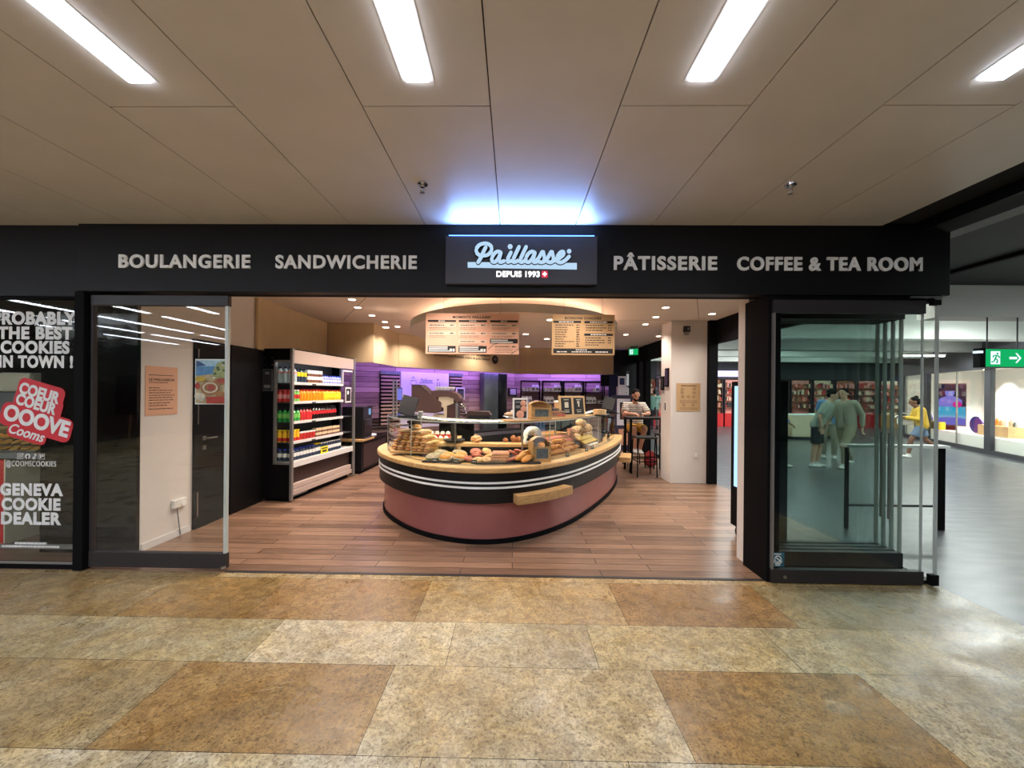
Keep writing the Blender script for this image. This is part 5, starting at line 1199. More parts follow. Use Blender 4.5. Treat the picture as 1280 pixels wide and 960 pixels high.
# ---- hanging menu boards
def dashes(b, x0, x1, z, h, y, r, m=0):
    x = x0
    while x < x1-.004:
        l = r.uniform(.012, .04); b.box(x, min(x+l, x1), y-.0012, y, z-h/2, z+h/2, m); x += l+.007
def menu(name, lab, x0, x1, z0, z1, y, m):
    t = thing(name, lab, 'menu board', ((x0+x1)/2, y, z0)); w_, h = x1-x0, z1-z0
    MB().box(-w_/2, w_/2, 0, .018, 0, h).build('board_panel', m, t, bevel=.002)
    for x in (-w_*.31, w_*.3):
        MB().cyl((x, .009, h), (x, .009, IZ-z0), .0022, seg=5).cyl((x, .009, h-.02), (x, .009, h+.012), .006, seg=8).build('wire', 'brushed_steel', t)
    return t, w_, h
r = random.Random(9)
t, w_, h = menu('menu_board', 'salmon hanging menu board headed MOMENTS PAILLASSE with three columns', -1.09, .055, 2.06, 2.56, 4.9, 'menu_salmon')
word('MOMENTS PAILLASSE*', -.24, .24, h-.062, h-.030, -.001, 'ink', 'title_text', .03, t, .002, spacing=1.1)
pl = MB(); ik = MB(); wt = MB()
def pill(x0, x1, z): pl.box(x0, x1, -.0015, 0, z-.019, z+.019)
for ci, (a, c) in enumerate(((-.545, -.20), (-.165, .18), (.22, .56))):
    ik.box(a, c, -.002, 0, h-.107, h-.083); dashes(wt, a+.13, c-.13, h-.095, .011, -.0022, r)
    zs = ((h-.145, h-.245), (h-.145, h-.245, h-.345), (h-.145, h-.245))[ci]
    for z in zs:
        pill(a, c, z); dashes(ik, a+.02, a+.2, z, .009, -.0018, r); dashes(ik, c-.07, c-.02, z, .012, -.0018, r)
        for q in range(2): dashes(ik, a+.02, a+r.uniform(.2, .3), z-.032-.017*q, .0035, -.0004, r)
    if ci < 2:
        ik.box(a, c, -.002, 0, .02, .10)
        for q in range(3): wt.box(a+.012, c-.10+(.03 if q == 0 else 0), -.003, -.002, .03+.024*q, .044+.024*q)
        wt.box(c-.075, c-.045, -.003, -.002, .03, .066); wt.box(c-.038, c-.012, -.003, -.002, .03, .066)
    else:
        ik.box(a, c, -.002, 0, .135, .19)
        for q in range(2): wt.box(a+.012, c-.06*(q+1), -.003, -.002, .142+.024*q, .156+.024*q)
        dashes(ik, a+.06, c-.1, .095, .008, -.0018, r); dashes(ik, c-.07, c-.02, .095, .01, -.0018, r)
        for q in range(3): dashes(ik, a+.06, c-.06, .065-.02*q, .0035, -.0004, r)
        ik.tube([(a-.02+.0, -.001, .06), (a-.02+.03, -.001, .09), (a+.05, -.001, .125), (a+.1, -.001, .135)], .003, 5); ik.tube([(c, -.001, .065), (c-.03, -.001, .04), (c-.08, -.001, .005)], .003, 5)
pl.build('price_band', 'menu_pill', t); ik.build('printed_menu', 'ink', t); wt.build('white_print', 'paper_white', t)
t, w_, h = menu('menu_board', 'kraft coloured hanging menu board headed BOISSONS CHAUDES with two columns', .46, 1.225, 2.06, 2.555, 4.9, 'menu_kraft')
word('BOISSONS CHAUDES', -.225, .215, h-.062, h-.030, -.001, 'ink', 'title_text', .03, t, .002, spacing=1.1)
ik = MB(); wt = MB()
ik.box(-.365, -.03, -.002, 0, h-.105, h-.078); ik.box(.012, .36, -.002, 0, h-.107, h-.08); ik.box(.012, .36, -.002, 0, h-.26, h-.232); ik.box(-.365, .36, -.002, 0, .02, .078)
for a, c, z in ((-.30, -.11, h-.092), (.08, .29, h-.094), (.09, .28, h-.246), (-.09, .05, .062), (-.32, -.2, .038), (-.14, .1, .038), (.15, .30, .038)): dashes(wt, a, c, z, .011, -.0022, r)
for q in range(10): dashes(ik, -.345, -.345+r.uniform(.10, .24), h-.13-.0288*q, .0095, -.0012, r); dashes(ik, -.085, -.045, h-.13-.0288*q, .011, -.0012, r)
for q in range(3): dashes(ik, .03, .03+r.uniform(.1, .26), h-.133-.03*q, .0095, -.0012, r); dashes(ik, .30, .345, h-.133-.03*q, .011, -.0012, r)
for q in range(4): dashes(ik, .025, .025+r.uniform(.15, .24), h-.285-.029*q, .0095, -.0012, r)
for q in range(3): dashes(ik, .30, .345, h-.285-.03*q, .011, -.0012, r)
ik.build('printed_menu', 'ink', t); wt.build('white_print', 'paper_white', t)

# ---- writing on the bulkhead
BA = Matrix.Translation((-2.62, 9.02, 0)) @ Matrix.Rotation(math.atan2(2.88, 2.79), 4, 'Z')
t = thing('wall_writing', 'small dark handwriting line about the bakehouse on the beige bulkhead with a round black seal', 'lettering', BA @ Vector((0, -.004, 0)), math.atan2(2.88, 2.79))
word('De notre Fournil Romand, maître du goût Paillasse*', .95, 2.82, 2.44, 2.53, 0, 'ink', 'text_line', .0, t, .004); word('sont façonnés par les artisans', 1.5, 2.78, 2.545, 2.62, 0, 'ink', 'text_line', .0, t, .004)
MB().lathe([(.12, 0), (.115, .006), (0, .006)], seg=24, M=Matrix.Translation((3.0, 0, 2.5)) @ Matrix.Rotation(PI/2, 4, 'X')).build('seal', 'ink', t); MB().box(2.94, 3.06, -.009, -.007, 2.49, 2.52).box(2.96, 3.04, -.009, -.007, 2.54, 2.56).build('seal_print', 'mid_grey', t)

# ================================================================== BACK WALL
WA = Matrix.Translation((-3.62, 8.75, 0)) @ Matrix.Rotation(math.atan2(3.55, 3.64), 4, 'Z'); WR = math.atan2(3.55, 3.64)
def onwall(name, lab, cat, x, z, y=-.004, group=None): return thing(name, lab, cat, WA @ Vector((x, y, z)), WR, group)
mat('lilac_board', (226, 220, 232), .6); mat('slat_wood', (186, 154, 132), .55, noise=.3, scale=6, stretch=(1, 4, 8))
t = onwall('white_board', 'large pale board with a script word and cup drawings behind the coffee machine', 'board', 1.92, .7)
MB().box(-.69, .70, -.03, 0, 0, 1.37).build('board_panel', 'lilac_board', t)
word('Paillasse', -.16, .19, 1.13, 1.22, -.032, 'mid_grey', 'script_word', .01, t, .004, .35)
b = MB(); b.box(-.18, .22, -.034, -.03, 1.10, 1.115)
b.tube([(-.42, -.032, 1.16), (-.42, -.032, 1.06), (-.28, -.032, 1.06), (-.28, -.032, 1.16)], .008, 6, closed=True); b.tube([(-.40, -.032, 1.2), (-.36, -.032, 1.27), (-.32, -.032, 1.2)], .007, 6); b.tube([(.34, -.032, 1.14), (.33, -.032, 1.03), (.39, -.032, 1.0), (.41, -.032, 1.12)], .007, 6); b.ball((.36, -.032, 1.2), .02, 8, 5); b.ball((-.5, -.032, .75), (.02, .005, .05), 8, 6)
b.build('line_drawing', 'dark_grey', t)
def slats(lab, x, z0, w_, n, pitch, head):
    t = onwall('slat_panel', lab, 'slat panel', x, z0)
    MB().box(0, w_, -.02, 0, 0, n*pitch).build('dark_back', 'black_frame', t)
    for q in range(n): MB().box(.02, w_-.0, -.05, -.02, q*pitch+.01, q*pitch+pitch*.62).build('slat', 'slat_wood', t)
    if head: MB().box(0, w_, -.06, 0, n*pitch, n*pitch+.08).build('head_rail', 'slate_blue', t)
slats('tall wooden slat panel left of the pale board', .70, .80, .50, 14, .085, True); slats('wooden slat panel right of the pale board', 2.64, .90, .42, 13, .085, True)
for q, (x, z, n, w_) in enumerate(((.50, .72, 4, .46), (2.95, .80, 4, .46))):
    t = onwall('low_rack', 'short rack of dark slats low on the wood wall, %s one' % ('left' if q == 0 else 'right'), 'rack', x, z)
    for k in range(n): MB().box(0, w_, -.05, 0, k*.075, k*.075+.022).build('slat', 'black_frame', t)
t = onwall('wall_screen', 'small blue lit screen on the left slat panel', 'screen', 1.12, 1.36, -.06); MB().box(-.05, .12, -.02, 0, 0, .32).build('screen_case', 'black_plastic', t); MB().box(-.03, .11, -.022, -.02, .02, .30).build('screen_glass', 'screen_lilac', t); MB().box(0, .05, 0, .02, .1, .2).build('bracket', 'black_frame', t)
t = onwall('picture_frame', 'white framed picture tilted on the right slat panel', 'picture', 2.98, 1.38, -.065); MB().box(-.14, .15, 0, .02, 0, .33).build('frame', 'paper_white', t); MB().box(-.10, .11, -.003, 0, .04, .29).build('picture_print', 'ink', t); b = MB()
for x in (-.06, .0, .06): b.box(x-.015, x+.015, -.005, -.003, .06, .24)
b.build('printed_figures', 'slate_blue', t); MB().box(-.02, .02, .02, .06, .1, .2).build('bracket', 'black_frame', t)
t = onwall('steel_column', 'tall grey steel column with a darker right side before the wood wall', 'column', 3.98, 0, -.06)
mat('worn_steel', (120, 126, 128), .3, .7, noise=.5, scale=3, stretch=(1, 1, .4))
MB().box(-.32, .22, -.18, .0, 0, 2.13).build('steel_face', 'worn_steel', t, bevel=.01); MB().box(.22, .58, -.16, .0, 0, 2.13).build('dark_side', 'black_gloss', t)
t = onwall('card_reader', 'small black wall box with a lilac screen right of the steel column', 'screen', 4.97, 1.5, -.004); MB().box(-.17, .17, -.05, 0, -.02, .22).build('box_body', 'black_plastic', t); MB().box(-.12, .12, -.054, -.05, .02, .19).build('screen_glass', 'lilac_board', t)
# shelving racks with white goods
mat('goods_white', (226, 224, 226), .5)
mug_me = MB().lathe([(.04, 0), (.045, .10), (.04, .10), (.03, .02)], seg=10).tube([(.045, 0, .08), (.075, 0, .07), (.07, 0, .035), (.044, 0, .025)], .008, 5).data('mug', ['goods_white'])
pouch_me = MB().prism([(-.05, -.03), (.05, -.03), (.05, .03), (-.05, .03)], 0, .14).box(-.04, .04, -.006, .006, .14, .18).box(-.035, .035, -.033, -.03, .04, .10, 1).data('coffee_pouch', ['goods_white', 'mid_grey'])
box_me = MB().box(-.07, .07, -.05, .05, 0, .08).box(-.05, .05, -.053, -.05, .02, .06, 1).data('gift_box', ['goods_white', 'dark_grey'])
for u_ in range(4):
    x0 = [.20, .86, 1.49, 2.13][u_]; y0 = 12.0
    t = thing('shelf_rack', 'black metal shelf rack with white goods on the back wall, %s from the left' % ORD[u_], 'shelf rack', (x0, y0, 0), 0, 'black shelf racks')
    fb = MB()
    for x in (0, .56):
        for y in (0, .27): fb.box(x, x+.03, y, y+.03, .3, 1.95)
    fb.box(0, .59, 0, .03, 1.92, 1.95).box(0, .59, .27, .30, 1.92, 1.95); fb.build('rack_frame', 'black_frame', t)
    MB().box(0, .03, 0, .3, .0, .3).box(.56, .59, 0, .3, 0, .3).build('foot', 'black_frame', t)
    for z in (.60, .92, 1.27, 1.62): MB().box(.0, .59, 0, .3, z-.02, z).build('shelf', 'black_frame', t)
    for zi, z in enumerate((1.62, 1.27, .92)):
        for q in range(5):
            if u_ == 3 and zi == 0 and q not in (2, 3): continue
            k_ = (u_*3+zi+q//3) % 3; me_ = (mug_me, pouch_me, box_me)[k_]
            if k_ == 2 and q % 2: continue
            nm = ('mug', 'coffee_pouch', 'gift_box')[k_]
            inst(me_, nm, 'white %s, %s from the left on the %s shelf of the %s black rack' % (('mug', 'pouch', 'gift box')[k_], ORD[q], ('top', 'middle', 'low')[zi], ORD[u_]), ('mug', 'pouch', 'box')[k_], (x0+.085+.105*q, y0+.12, z), (0, 0, random.uniform(-.3, .3)), 'white goods on the black racks', 1.15)
# things at the back right
t = thing('blue_curtain', 'dark blue pleated curtain at the back right beside the racks', 'curtain', (2.86, 11.6, 0)); b = MB(); n = 24
pts = [(-.12+.28*i/n, .02*math.sin(i*1.6)) for i in range(n+1)]
for i in range(n): b._add([(pts[i][0], pts[i][1], .02), (pts[i+1][0], pts[i+1][1], .02), (pts[i+1][0], pts[i+1][1], 2.12), (pts[i][0], pts[i][1], 2.12)], [(0, 1, 2, 3)], 0, True)
o = b.build('curtain_cloth', mat('navy', (38, 44, 90), .7) and 'navy', t); sm_ = o.modifiers.new('thick', 'SOLIDIFY'); sm_.thickness = .006; MB().cyl((-.2, 0, 2.12), (.24, 0, 2.12), .012, seg=8).build('curtain_rod', 'black_frame', t); MB().box(-.34, -.12, -.05, .1, 1.80, 2.12).build('black_box', 'black_frame', t)
t = thing('poster_cabinet', 'dark cabinet with a white bordered drink poster left of the seated man', 'cabinet', (3.07, 11.3, 0)); MB().box(-.26, .24, -.1, .15, 0, 1.5).build('cabinet_body', mat('aubergine', (50, 40, 66), .5) and 'aubergine', t, bevel=.006); MB().box(-.28, .26, -.12, .16, 1.5, 1.54).build('cabinet_top', 'aubergine', t)
MB().box(-.19, .18, -.106, -.1, .70, 1.44).build('poster_border', 'lilac_board', t); b = MB(); b.box(-.11, .14, -.109, -.106, .86, 1.34, 0); b.ball((.02, -.11, 1.12), (.10, .006, .16), 14, 8, 1); b.ball((.04, -.112, .94), (.09, .006, .06), 12, 6, 2); b.build('poster_print', ['dark_brown', 'glaze_pink', 'jam_red'], t); MB().box(-.14, .14, -.106, -.1, .15, .6).build('pink_panel', 'glaze_pink', t)
t = thing('white_printer', 'white boxy machine on top of the dark poster cabinet', 'machine', (3.05, 11.3, 1.54)); MB().box(-.14, .14, -.1, .12, 0, .24).build('machine_body', 'lilac_board', t, bevel=.01); MB().box(.08, .10, -.104, -.1, .06, .09).build('button', 'ink', t)
t = thing('picture_frame', 'white framed print standing on the white machine at the back right', 'picture', (3.04, 11.3, 1.782)); MB().box(-.11, .11, -.01, .01, 0, .29).build('frame', 'lilac_board', t); MB().box(-.07, .07, -.013, -.01, .05, .24).build('picture_print', 'navy', t)
def exit_sign(lab, loc, rz, w_, h_, arrow=True):
    t = thing('exit_sign', lab, 'exit sign', loc, rz)
    MB().box(-w_/2-.02, w_/2, 0, .06, -h_/2-.012, h_/2+.012).build('sign_case', 'dark_grey', t, bevel=.004); MB().box(-w_/2, w_/2-.01, -.004, 0, -h_/2, h_/2).build('green_face', 'exit_green', t)
    b = MB(); s = h_
    x0 = -w_/2+w_*.26
    b.box(x0-s*.26, x0+s*.26, -.006, -.004, -s*.36, s*.38); b.build('door_pictogram', 'exit_white', t)
    g = MB(); y = -.0075
    g.ball((x0+.10*s, y, .25*s), (.06*s, .002, .06*s), 10, 6)
    for p in ([(.06, .17), (-.03, -.04)], [(.05, .15), (.17, .10), (.2, .0)], [(.04, .15), (-.10, .14), (-.16, .04)], [(-.03, -.04), (.10, -.12), (.06, -.3)], [(-.03, -.04), (-.10, -.2), (-.24, -.24)]): g.tube([(x0+a*s, y, c*s) for a, c in p], .035*s, 6)
    g.build('running_figure', 'exit_green', t)
    if arrow:
        ar = MB(); xa = w_*.24; ar.box(xa-.30*s, xa+.12*s, -.006, -.004, -.07*s, .07*s); ar.poly([(xa+.02*s, -.0062, -.28*s), (xa+.12*s, -.0062, -.28*s), (xa+.36*s, -.0062, 0), (xa+.12*s, -.0062, .28*s), (xa+.02*s, -.0062, .28*s), (xa+.24*s, -.0062, 0)]); ar.build('arrow', 'exit_white', t)
    return t
t = exit_sign('green lit exit sign with a running figure and right arrow hanging in the mall', (6.57, 5.46, 2.115), 0, .53, .235)
for x in (-.2, .2): MB().cyl((x, .03, .13), (x, .03, .55), .008, seg=6).build('hanging_rod', 'dark_grey', t)
MB().box(-.36, -.285, -.03, .05, -.13, .13).build('end_cap', 'black_frame', t)
MB().box(-.40, -.34, -.05, .02, .06, .09).build('small_lamp', 'exit_white', t)
t = exit_sign('small green exit sign in the dark far right corner of the bakery', (3.30, 11.1, 2.74), -.6, .26, .17, False); MB().box(-.1, .1, .02, .04, .09, .16).build('bracket', 'dark_grey', t)

# ================================================================== PILLAR, RIGHT SIDE
t = thing('paper_notice', 'kraft paper notice with small drawings on the white pillar', 'notice', (3.12, 7.198, 1.535)); MB().box(-.21, .21, -.004, 0, -.25, .25).build('sheet', 'menu_kraft', t)
b = MB(); r = random.Random(2); dashes(b, -.13, .14, .205, .016, -.004, r)
for x, z in ((-.11, .14), (.1, .15), (-.11, .08), (.10, .08), (-.1, .01), (0, .01), (.09, .01), (-.08, -.14), (.08, -.14)): b.tube([(x+.025*math.cos(a), -.005, z+.018*math.sin(a)) for a in [2*PI*i/8 for i in range(8)]], .003, 5, closed=True)
for z in (-.06, -.08, -.10, -.19, -.21): dashes(b, -.15, .15, z, .005, -.004, r)
b.build('printed_drawings', 'dark_brown', t)
t = thing('wall_sensor', 'small black camera box high on the white pillar', 'camera', (3.07, 7.198, 2.75)); MB().box(-.05, .05, -.06, 0, -.05, .05).build('case', 'black_plastic', t); MB().cyl((.015, -.066, 0), (.015, -.06, 0), .022, seg=12).build('lens', 'mid_grey', t); MB().box(-.03, .03, -.04, 0, -.10, -.05).build('bracket', 'brushed_steel', t)
t = thing('wall_socket', 'small white socket plate low on the white pillar', 'socket', (3.26, 7.199, .50)); MB().box(-.035, .035, -.012, 0, -.04, .04).build('plate', 'white_plastic', t, bevel=.004); MB().box(-.012, .012, -.015, -.012, -.02, .02).build('socket_face', 'paper_white', t)
for q, (y, z0, z1, m_) in enumerate(((7.36, 1.72, 2.06, 'aubergine'), (7.58, 1.66, 1.92, 'ink'))):
    t = thing('framed_card', '%s dark framed card on the pink lit side of the white pillar' % ('nearer' if q == 0 else 'farther'), 'frame', (2.808, y, z0)); MB().box(-.02, 0, -.08, .08, 0, z1-z0).build('frame', 'black_frame', t); MB().box(-.023, -.02, -.06, .06, .03, z1-z0-.03).build('print', m_, t)
t = thing('light_switch', 'small dark switch on the side of the white pillar', 'switch', (2.809, 7.42, 1.36)); MB().box(-.012, 0, -.03, .03, -.09, .09).build('plate', 'paper_white', t); MB().box(-.018, -.012, -.018, .018, -.07, .07).build('rocker', 'ink', t)
t = thing('drinks_fridge', 'slim upright fridge with a glowing blue white door behind the right column', 'fridge', (2.50, 4.0, 0)); MB().box(0.02, .22, 0, .62, .12, 1.74).build('fridge_body', 'black_plastic', t, bevel=.01); MB().box(0, .02, .03, .57, .56, 1.69).build('lit_door', 'cooler_glow', t)
MB().box(-.006, .02, .57, .62, .12, 1.74).box(-.006, .02, 0, .03, .12, 1.74).box(-.004, .02, .03, .57, .12, .56).box(-.006, .02, .03, .57, 1.69, 1.74).build('door_frame', 'black_frame', t)
for x, y in ((.05, .56), (.05, .06), (.18, .56), (.18, .06)): MB().cyl((x-.015, y, .045), (x+.015, y, .045), .045, seg=12).box(x-.02, x+.02, y-.02, y+.02, .05, .12).build('caster', 'black_plastic', t)

# ---- bar table and stools
t = thing('bar_table', 'tall black bar table at which the man in a striped shirt sits', 'table', (2.70, 8.28, 0)); MB().box(-.38, .46, -.24, .24, 1.075, 1.11).build('table_top', 'black_panel', t, bevel=.004)
for x, y in ((-.34, -.2), (-.34, .2), (.40, -.2), (.40, .2)): MB().box(x-.02, x+.02, y-.02, y+.02, 0, 1.075).build('leg', 'black_frame', t)
MB().box(-.34, .40, .19, .21, .24, .265).build('foot_bar', 'black_frame', t)
def stool(loc, rz, lab, back=True):
    t = thing('bar_stool', lab, 'stool', loc, rz, 'black bar stools'); MB().box(-.19, .19, -.19, .19, .73, .765).build('seat', 'black_plastic', t, bevel=.01)
    for x, y in ((-.17, -.17), (.17, -.17), (-.17, .17), (.17, .17)): MB().cyl((x*1.1, y*1.1, 0), (x, y, .73), .012, seg=6).build('leg', 'black_frame', t)
    b = MB(); b.tube([(-.18, -.18, .30), (.18, -.18, .30), (.18, .18, .30), (-.18, .18, .30)], .009, 6, closed=True); b.build('foot_ring', 'black_frame', t)
    if back: MB().box(-.18, .18, .165, .185, .90, 1.02).box(-.17, -.145, .165, .185, .76, .92).box(.145, .17, .165, .185, .76, .92).build('backrest', 'black_plastic', t)
stool((2.66, 8.86, 0), 0, 'black bar stool carrying the seated man in a striped shirt'); stool((3.16, 8.30, 0), -1.57, 'empty black bar stool at the right end of the bar table'); stool((2.54, 7.80, 0), 3.14, 'empty black bar stool on the near side of the bar table', False)
crumple('red_bag', 'dark red bag on the floor under the bar table', (2.98, 8.72, 0), (.14, .12, .17), 'red_bag', 21, 'bag')

# ================================================================== PEOPLE
def capsule(b, p, q, r0, r1, m=0, flat0=False, flat1=False):
    b.cyl(p, q, r0, r1, 14, m)
    if not flat0: b.ball(p, r0, 14, 8, m)
    if not flat1: b.ball(q, r1, 14, 8, m)
def chain(b, pts, rs, flat=(False, False)):
    for i in range(len(pts)-1): capsule(b, pts[i], pts[i+1], rs[i], rs[i+1], 0, flat[0] and i == 0, flat[1] and i == len(pts)-2)
def soft(b, name, m, parent, vox=.012, it=4):
    o = b.build(name, m, parent); r_ = o.modifiers.new('skin', 'REMESH'); r_.mode = 'VOXEL'; r_.voxel_size = vox; r_.use_smooth_shade = True
    s_ = o.modifiers.new('soft', 'SMOOTH'); s_.factor = .5; s_.iterations = it; return o
def hand(b, wrist, dirv, up, curl=.5, s=1.0):
    """palm, four unequal bent fingers and a thumb from the side of the palm"""
    d = Vector(dirv).normalized(); u = Vector(up); u = (u-d*u.dot(d)).normalized(); sd = d.cross(u).normalized(); w = Vector(wrist)
    for k in (-.024, -.008, .008, .024): capsule(b, w+d*.015*s+sd*k*.7*s, w+d*.085*s+sd*k*s, .013*s, .012*s)
    for k, L in ((-.03, .062), (-.01, .078), (.01, .072), (.03, .055)):
        p0 = w+d*.09*s+sd*k*s; p1 = p0+(d*math.cos(curl*.5)-u*math.sin(curl*.5))*L*.45*s; p2 = p1+(d*math.cos(curl*1.5)-u*math.sin(curl*1.5))*L*.35*s; p3 = p2+(d*math.cos(curl*2.2)-u*math.sin(curl*2.2))*L*.25*s
        chain(b, [p0, p1, p2, p3], [.0105*s, .0095*s, .009*s, .008*s])
    p0 = w+d*.03*s-sd*.03*s; p1 = p0+(d*.6-sd*.7-u*.2)*.04*s; p2 = p1+(d*.9-sd*.15-u*.4)*.035*s; chain(b, [p0, p1, p2], [.013*s, .011*s, .0095*s])
def head(b, c, tilt, yaw=0, s=1.0):
    M = Matrix.Translation(c) @ Matrix.Rotation(yaw, 4, 'Z') @ Matrix.Rotation(tilt, 4, 'X')
    b.ball((0, .01*s, .02*s), (.076*s, .095*s, .10*s), 18, 12, 0, M); b.ball((0, -.02*s, -.045*s), (.058*s, .07*s, .07*s), 16, 10, 0, M); b.ball((0, -.10*s, -.005*s), (.014*s, .022*s, .02*s), 8, 6, 0, M); b.cyl((0, -.085*s, .03*s), (0, -.105*s, -.005*s), .009*s, .013*s, 8, 0, True, M)
    b.ball((0, -.082*s, -.05*s), (.026*s, .012*s, .010*s), 8, 6, 0, M)
    for sx_ in (-1, 1): b.ball((sx_*.078*s, .012*s, -.005*s), (.012*s, .022*s, .032*s), 8, 6, 0, M)
    return M
def face(parent, M, hair_m, long_=False, s=1.0):
    h_ = MB(); h_.ball((0, .026*s, .045*s), (.082*s, .09*s, .086*s), 16, 10, 0, M); h_.ball((0, .05*s, .0), (.074*s, .066*s, .075*s), 14, 8, 0, M)
    if long_: h_.ball((0, .07*s, .0), (.08*s, .07*s, .10*s), 14, 9, 0, M); h_.ball((0, .08*s, .10*s), (.05*s, .05*s, .045*s), 12, 8, 0, M)
    h_.build('hair', hair_m, parent)
    for sx_ in (-1, 1): MB().ball((sx_*.03*s, -.078*s, .012*s), (.011*s, .008*s, .007*s), 8, 6, 0, M).build('eye', 'ink', parent)
    e_ = MB()
    for sx_ in (-1, 1): e_.tube([(sx_*.016*s, -.088*s, .034*s), (sx_*.042*s, -.078*s, .036*s)], .004*s, 5, 0, M=M)
    e_.build('eyebrow', hair_m, parent); MB().tube([(-.02*s, -.088*s, -.052*s), (0, -.093*s, -.051*s), (.02*s, -.088*s, -.052*s)], .0045*s, 5, 0, M=M).build('mouth', 'glaze_pink', parent)
def shoe(b, ankle, fwd, s=1.0):
    a = Vector(ankle); f = Vector(fwd).normalized(); base = a-Vector((0, 0, .055*s))
    b.tube([base-f*.06*s, base-f*.02*s, base+f*.06*s, base+f*.13*s, base+f*.17*s], [.035*s, .045*s, .045*s, .042*s, .02*s], 10, 0, flat=.8); capsule(b, a+Vector((0, 0, .01)), base, .04*s, .045*s)
def person(lab, loc, rz, J, skin, hair, top, bottom, shoes='white_shoe', hd=0.0, hyaw=0, long_=False, sleeve=.6, leg=.5, group=None, s=1.0, curl=.5, foot=None):
    """J: joints in local metres, figure faces -y; sl/sr shoulder, el/er elbow, wl/wr wrist, hl/hr hip, kl/kr knee, al/ar ankle"""
    t = thing('person', lab, 'person', loc, rz, group); V_ = {k: Vector(v) for k, v in J.items()}
    b = MB(); chest = (V_['sl']+V_['sr'])/2; pel = (V_['hl']+V_['hr'])/2; mid = chest.lerp(pel, .55); hc = V_['head']
    for d_ in (-.07, .07): sx = (V_['sr']-V_['sl']).normalized()*d_; chain(b, [chest+sx*1.1-Vector((0, 0, .05)), mid+sx, pel+sx], [.10, .095, .11])
    chain(b, [V_['sl'], chest, V_['sr']], [.055, .075, .055]); chain(b, [chest, hc+Vector((0, .01, -.06))], [.062, .054])
    M = head(b, hc, hd, hyaw, s)
    for sd in 'lr':
        chain(b, [V_['s'+sd], V_['e'+sd], V_['w'+sd]], [.054, .042, .028]); d_ = V_['w'+sd]-V_['e'+sd]; up_ = Vector((0, -.2, 1)) if abs(d_.normalized().z) < .8 else Vector((1 if sd == 'r' else -1, 0, 0))
        hand(b, V_['w'+sd], d_, up_, curl); chain(b, [V_['h'+sd], V_['k'+sd], V_['k'+sd].lerp(V_['a'+sd], .35), V_['a'+sd]], [.088, .058, .055, .036])
    soft(b, 'body', skin, t); face(t, M, hair, long_, s)
    b = MB()
    for d_ in (-.07, .07): sx = (V_['sr']-V_['sl']).normalized()*d_; chain(b, [chest+sx*1.15-Vector((0, 0, .05)), mid+sx*1.1, pel+sx*1.1+Vector((0, 0, .0))], [.117, .117, .125])
    chain(b, [V_['sl'], chest-Vector((0, 0, .02)), V_['sr']], [.07, .085, .07])
    for sd in 'lr':
        if sleeve <= 1: chain(b, [V_['s'+sd], V_['s'+sd].lerp(V_['e'+sd], sleeve)], [.07, .066], (False, True))
        else: chain(b, [V_['s'+sd], V_['e'+sd], V_['e'+sd].lerp(V_['w'+sd], .92)], [.07, .058, .044], (False, True))
    soft(b, 'shirt', top, t, .013)
    b = MB(); b.cyl(pel-Vector((0, 0, .06)), pel+Vector((0, 0, .07)), .13, .128, 16)
    for sd in 'lr':
        b.ball(V_['h'+sd], .105, 14, 8)
        if leg <= 1: chain(b, [V_['h'+sd], V_['h'+sd].lerp(V_['k'+sd], leg)], [.108, .092], (False, True))
        else: chain(b, [V_['h'+sd], V_['k'+sd], V_['k'+sd].lerp(V_['a'+sd], .93)], [.108, .078, .058], (False, True))
    soft(b, 'shorts' if leg <= 1 else 'trousers', bottom, t, .013)
    for sd in 'lr': b = MB(); shoe(b, V_['a'+sd], (foot or {}).get(sd, (0, -1, 0))); soft(b, 'shoe', shoes, t, .009, 2)
    return t
# seated man
t = person('seated bearded man in a striped shirt and mustard shorts at the bar table', (2.64, 8.80, 0), 0,
       dict(head=(0, -.12, 1.555), sl=(.19, .0, 1.345), sr=(-.19, .0, 1.345), el=(.25, -.20, 1.165), er=(-.25, -.20, 1.165), wl=(.06, -.36, 1.150), wr=(-.06, -.36, 1.150), hl=(.09, .02, .86), hr=(-.09, .02, .86), kl=(.11, -.36, .84), kr=(-.11, -.36, .84), al=(.06, -.22, .40), ar=(-.05, -.24, .41)),
       'skin_a', 'hair_black', 'striped_cloth', 'mustard_cloth', hd=.45, sleeve=.85, leg=.9)
Mh = Matrix.Translation((0, -.12, 1.555)) @ Matrix.Rotation(.45, 4, 'X'); MB().ball((0, -.035, -.075), (.058, .062, .05), 14, 8, 0, Mh).build('beard', 'hair_black', t)
t = thing('phone', 'dark phone held by the seated man over the bar table', 'phone', (2.64, 8.36, 1.172), .0); MB().box(-.035, .035, -.07, .07, 0, .008, 0, Matrix.Rotation(.3, 4, 'X')).build('phone_body', 'black_plastic', t, bevel=.003)
